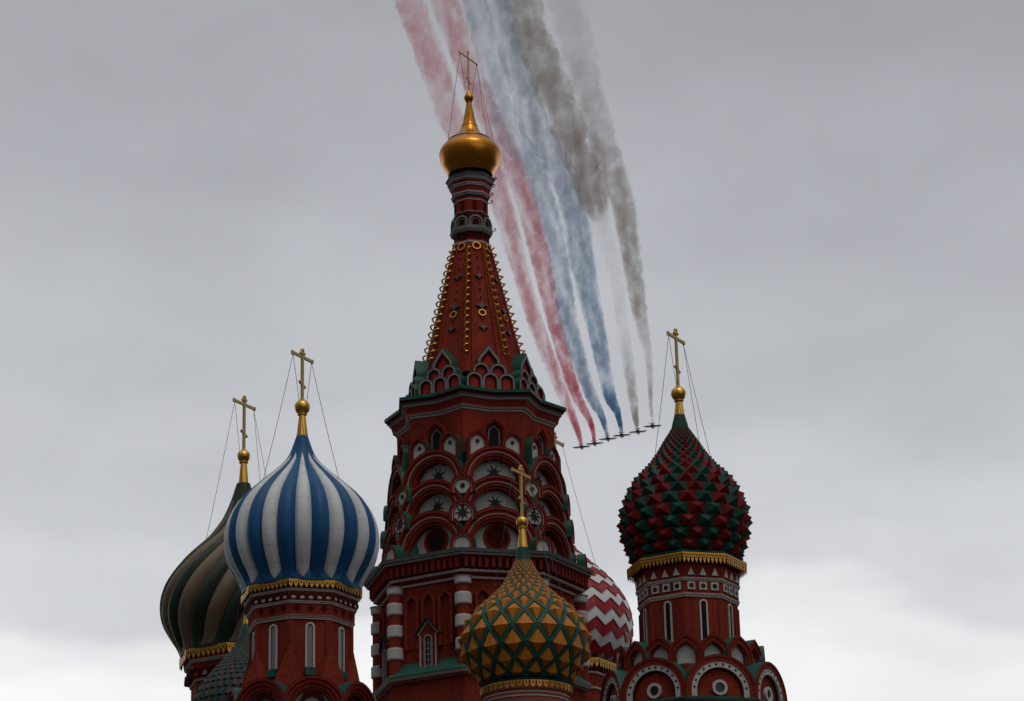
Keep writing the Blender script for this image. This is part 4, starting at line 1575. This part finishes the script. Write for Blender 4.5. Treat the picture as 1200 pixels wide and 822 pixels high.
def smoke_material(idx, tau, rows, y_of, base_r, slant, grain):
    m = bpy.data.materials.new('smoke')
    m.use_nodes = True
    t = m.node_tree
    t.nodes.clear()
    out = nd(t, 'ShaderNodeOutputMaterial')
    pv = nd(t, 'ShaderNodeVolumePrincipled')
    tc = nd(t, 'ShaderNodeTexCoord')
    sep = nd(t, 'ShaderNodeSeparateXYZ')
    t.links.new(tc.outputs['Object'], sep.inputs[0])
    ys = [y_of(r[0]) for r in rows]
    ymin, ymax = min(ys), max(ys)
    mr = nd(t, 'ShaderNodeMapRange')
    mr.inputs[1].default_value, mr.inputs[2].default_value = ymin, ymax
    t.links.new(sep.outputs['Y'], mr.inputs[0])
    rc, rdn = nd(t, 'ShaderNodeValToRGB'), nd(t, 'ShaderNodeValToRGB')
    dens = []
    for (py, rel, c), y in zip(rows, ys):
        dens.append(tau * rel / base_r(py))
    dmax = max(dens)
    order = sorted(range(len(rows)), key=lambda i: ys[i])
    for ramp, kind in ((rc, 0), (rdn, 1)):
        el = ramp.color_ramp.elements
        for k, i in enumerate(order):
            p = (ys[i] - ymin) / (ymax - ymin)
            e = el[k] if k < 2 else el.new(p)
            e.position = p
            e.color = (*rows[i][2], 1) if kind == 0 else (dens[i] / dmax,) * 3 + (1,)
        t.links.new(mr.outputs[0], ramp.inputs[0])
    nz = nd(t, 'ShaderNodeTexNoise')
    nz.inputs['Scale'].default_value = grain
    nz.inputs['Detail'].default_value = 4.5
    nz.inputs['Roughness'].default_value = 0.68
    mp = nd(t, 'ShaderNodeMapping')
    mp.inputs['Location'].default_value = (37.0 * idx, 11.0 * idx, 5)
    mp.inputs['Scale'].default_value = (1.0, 0.62, 0.55)
    t.links.new(tc.outputs['Object'], mp.inputs[0])
    t.links.new(mp.outputs[0], nz.inputs['Vector'])
    nr = nd(t, 'ShaderNodeMapRange')
    nr.inputs[1].default_value, nr.inputs[2].default_value = 0.40, 0.62
    nr.inputs[3].default_value, nr.inputs[4].default_value = 0.3, 1.95
    t.links.new(nz.outputs['Fac'], nr.inputs[0])
    # long filaments, as the two engines' smoke keeps apart
    st = nd(t, 'ShaderNodeTexNoise')
    st.inputs['Scale'].default_value = 1.0
    st.inputs['Detail'].default_value = 2.0
    m3 = nd(t, 'ShaderNodeVectorRotate', rotation_type='Z_AXIS')
    m3.inputs['Angle'].default_value = slant
    t.links.new(tc.outputs['Object'], m3.inputs['Vector'])
    m4 = nd(t, 'ShaderNodeMapping')
    m4.inputs['Location'].default_value = (3.7 * idx, 1.3 * idx, 0)
    m4.inputs['Scale'].default_value = (0.17, 0.011, 0.02)
    t.links.new(m3.outputs[0], m4.inputs[0])
    t.links.new(m4.outputs[0], st.inputs['Vector'])
    sr = nd(t, 'ShaderNodeMapRange')
    sr.inputs[1].default_value, sr.inputs[2].default_value = 0.38, 0.60
    sr.inputs[3].default_value, sr.inputs[4].default_value = (0.42, 1.4) if idx < 4 else (0.7, 1.25)
    t.links.new(st.outputs['Fac'], sr.inputs[0])
    ns = nd(t, 'ShaderNodeMath', operation='MULTIPLY')
    t.links.new(nr.outputs[0], ns.inputs[0])
    t.links.new(sr.outputs[0], ns.inputs[1])
    mu = nd(t, 'ShaderNodeMath', operation='MULTIPLY')
    t.links.new(rdn.outputs[0], mu.inputs[0])
    t.links.new(ns.outputs[0], mu.inputs[1])
    m2 = nd(t, 'ShaderNodeMath', operation='MULTIPLY')
    t.links.new(mu.outputs[0], m2.inputs[0])
    m2.inputs[1].default_value = dmax
    t.links.new(rc.outputs[0], pv.inputs['Color'])
    t.links.new(m2.outputs[0], pv.inputs['Density'])
    t.links.new(pv.outputs[0], out.inputs['Volume'])
    try:
        m.cycles.volume_step_rate = 0.035
    except Exception as e:
        print('step', e)
    return m


def make_trail(idx, rows, look):
    tau, lrows, label = look
    C, R = [], []
    for xl, xr, y in rows:
        c = at_height((xl + xr) / 2, y, ALT + .3)
        depth = (c - C0).dot(c_f)
        C.append(c)
        R.append((xr - xl) / 2 * depth / F * 1.06)
    # resample smoothly
    pts, rs = [], []
    for i in range(len(C) - 1):
        a, b, c, d = C[max(i - 1, 0)], C[i], C[i + 1], C[min(i + 2, len(C) - 1)]
        L = (c - b).length
        k = max(3, int(L / max(2.0, .35 * R[i])))
        for q in range(k):
            t = q / k
            p = 0.5 * ((2 * b) + (c - a) * t + (2 * a - 5 * b + 4 * c - d) * t * t + (3 * b - a - 3 * c + d) * t ** 3)
            pts.append(p)
            rs.append(R[i] + (R[i + 1] - R[i]) * t)
    pts.append(C[-1])
    rs.append(R[-1])
    n = 28
    vs, fs = [], []
    for i, (p, r) in enumerate(zip(pts, rs)):
        t = (pts[min(i + 1, len(pts) - 1)] - pts[max(i - 1, 0)]).normalized()
        a = t.cross(Vector((0, 0, 1))).normalized()
        b = a.cross(t).normalized()
        for k in range(n):
            th = 2 * math.pi * k / n
            d = a * math.cos(th) + b * math.sin(th)
            q = p + d * r
            f = .9 / max(r, 1.0)
            nn = mnoise.noise(q * f + Vector((idx * 9.1, 0, 0))) * (.20 if idx < 4 else .34) + mnoise.noise(q * f * 2.3) * .17 + mnoise.noise(q * f * 4.9) * .12
            vs.append(p + d * (r * (1 + nn)))
    N = len(pts)
    for i in range(N - 1):
        for k in range(n):
            k2 = (k + 1) % n
            fs.append((i * n + k, i * n + k2, (i + 1) * n + k2, (i + 1) * n + k))
    fs += [tuple(range(n))[::-1], tuple((N - 1) * n + k for k in range(n))]
    org = pts[0]
    me = bpy.data.meshes.new('smoke_trail')
    me.from_pydata([tuple(Vector(v) - org) for v in vs], [], fs)
    bm = bmesh.new()
    bm.from_mesh(me)
    bmesh.ops.recalc_face_normals(bm, faces=bm.faces)
    bm.to_mesh(me)
    bm.free()
    o = bpy.data.objects.new('smoke_trail', me)
    COL.objects.link(o)
    o.location = org

    def y_of(py):
        return at_height(650, py, ALT).y - org.y

    def base_r(py):
        ys = [r[2] for r in rows]
        for i in range(len(rows) - 1):
            if rows[i][2] >= py >= rows[i + 1][2]:
                t = (rows[i][2] - py) / (rows[i][2] - rows[i + 1][2])
                r = R[i] + (R[i + 1] - R[i]) * t
                break
        else:
            r = R[0] if py > rows[0][2] else R[-1]
        el = math.asin(ray(650, py).z)
        return 2 * r / math.sin(el) * .8
    me.materials.append(smoke_material(idx, tau, lrows, y_of, base_r, math.atan2(C[0].x - C[-2].x, C[0].y - C[-2].y), .17 if idx < 4 else .10))
    o['label'] = label
    o['category'] = 'smoke trail'
    o['group'] = 'smoke trails of the jets'
    return o


for i in range(6):
    make_trail(i, TRAILS[i], LOOKS[i])
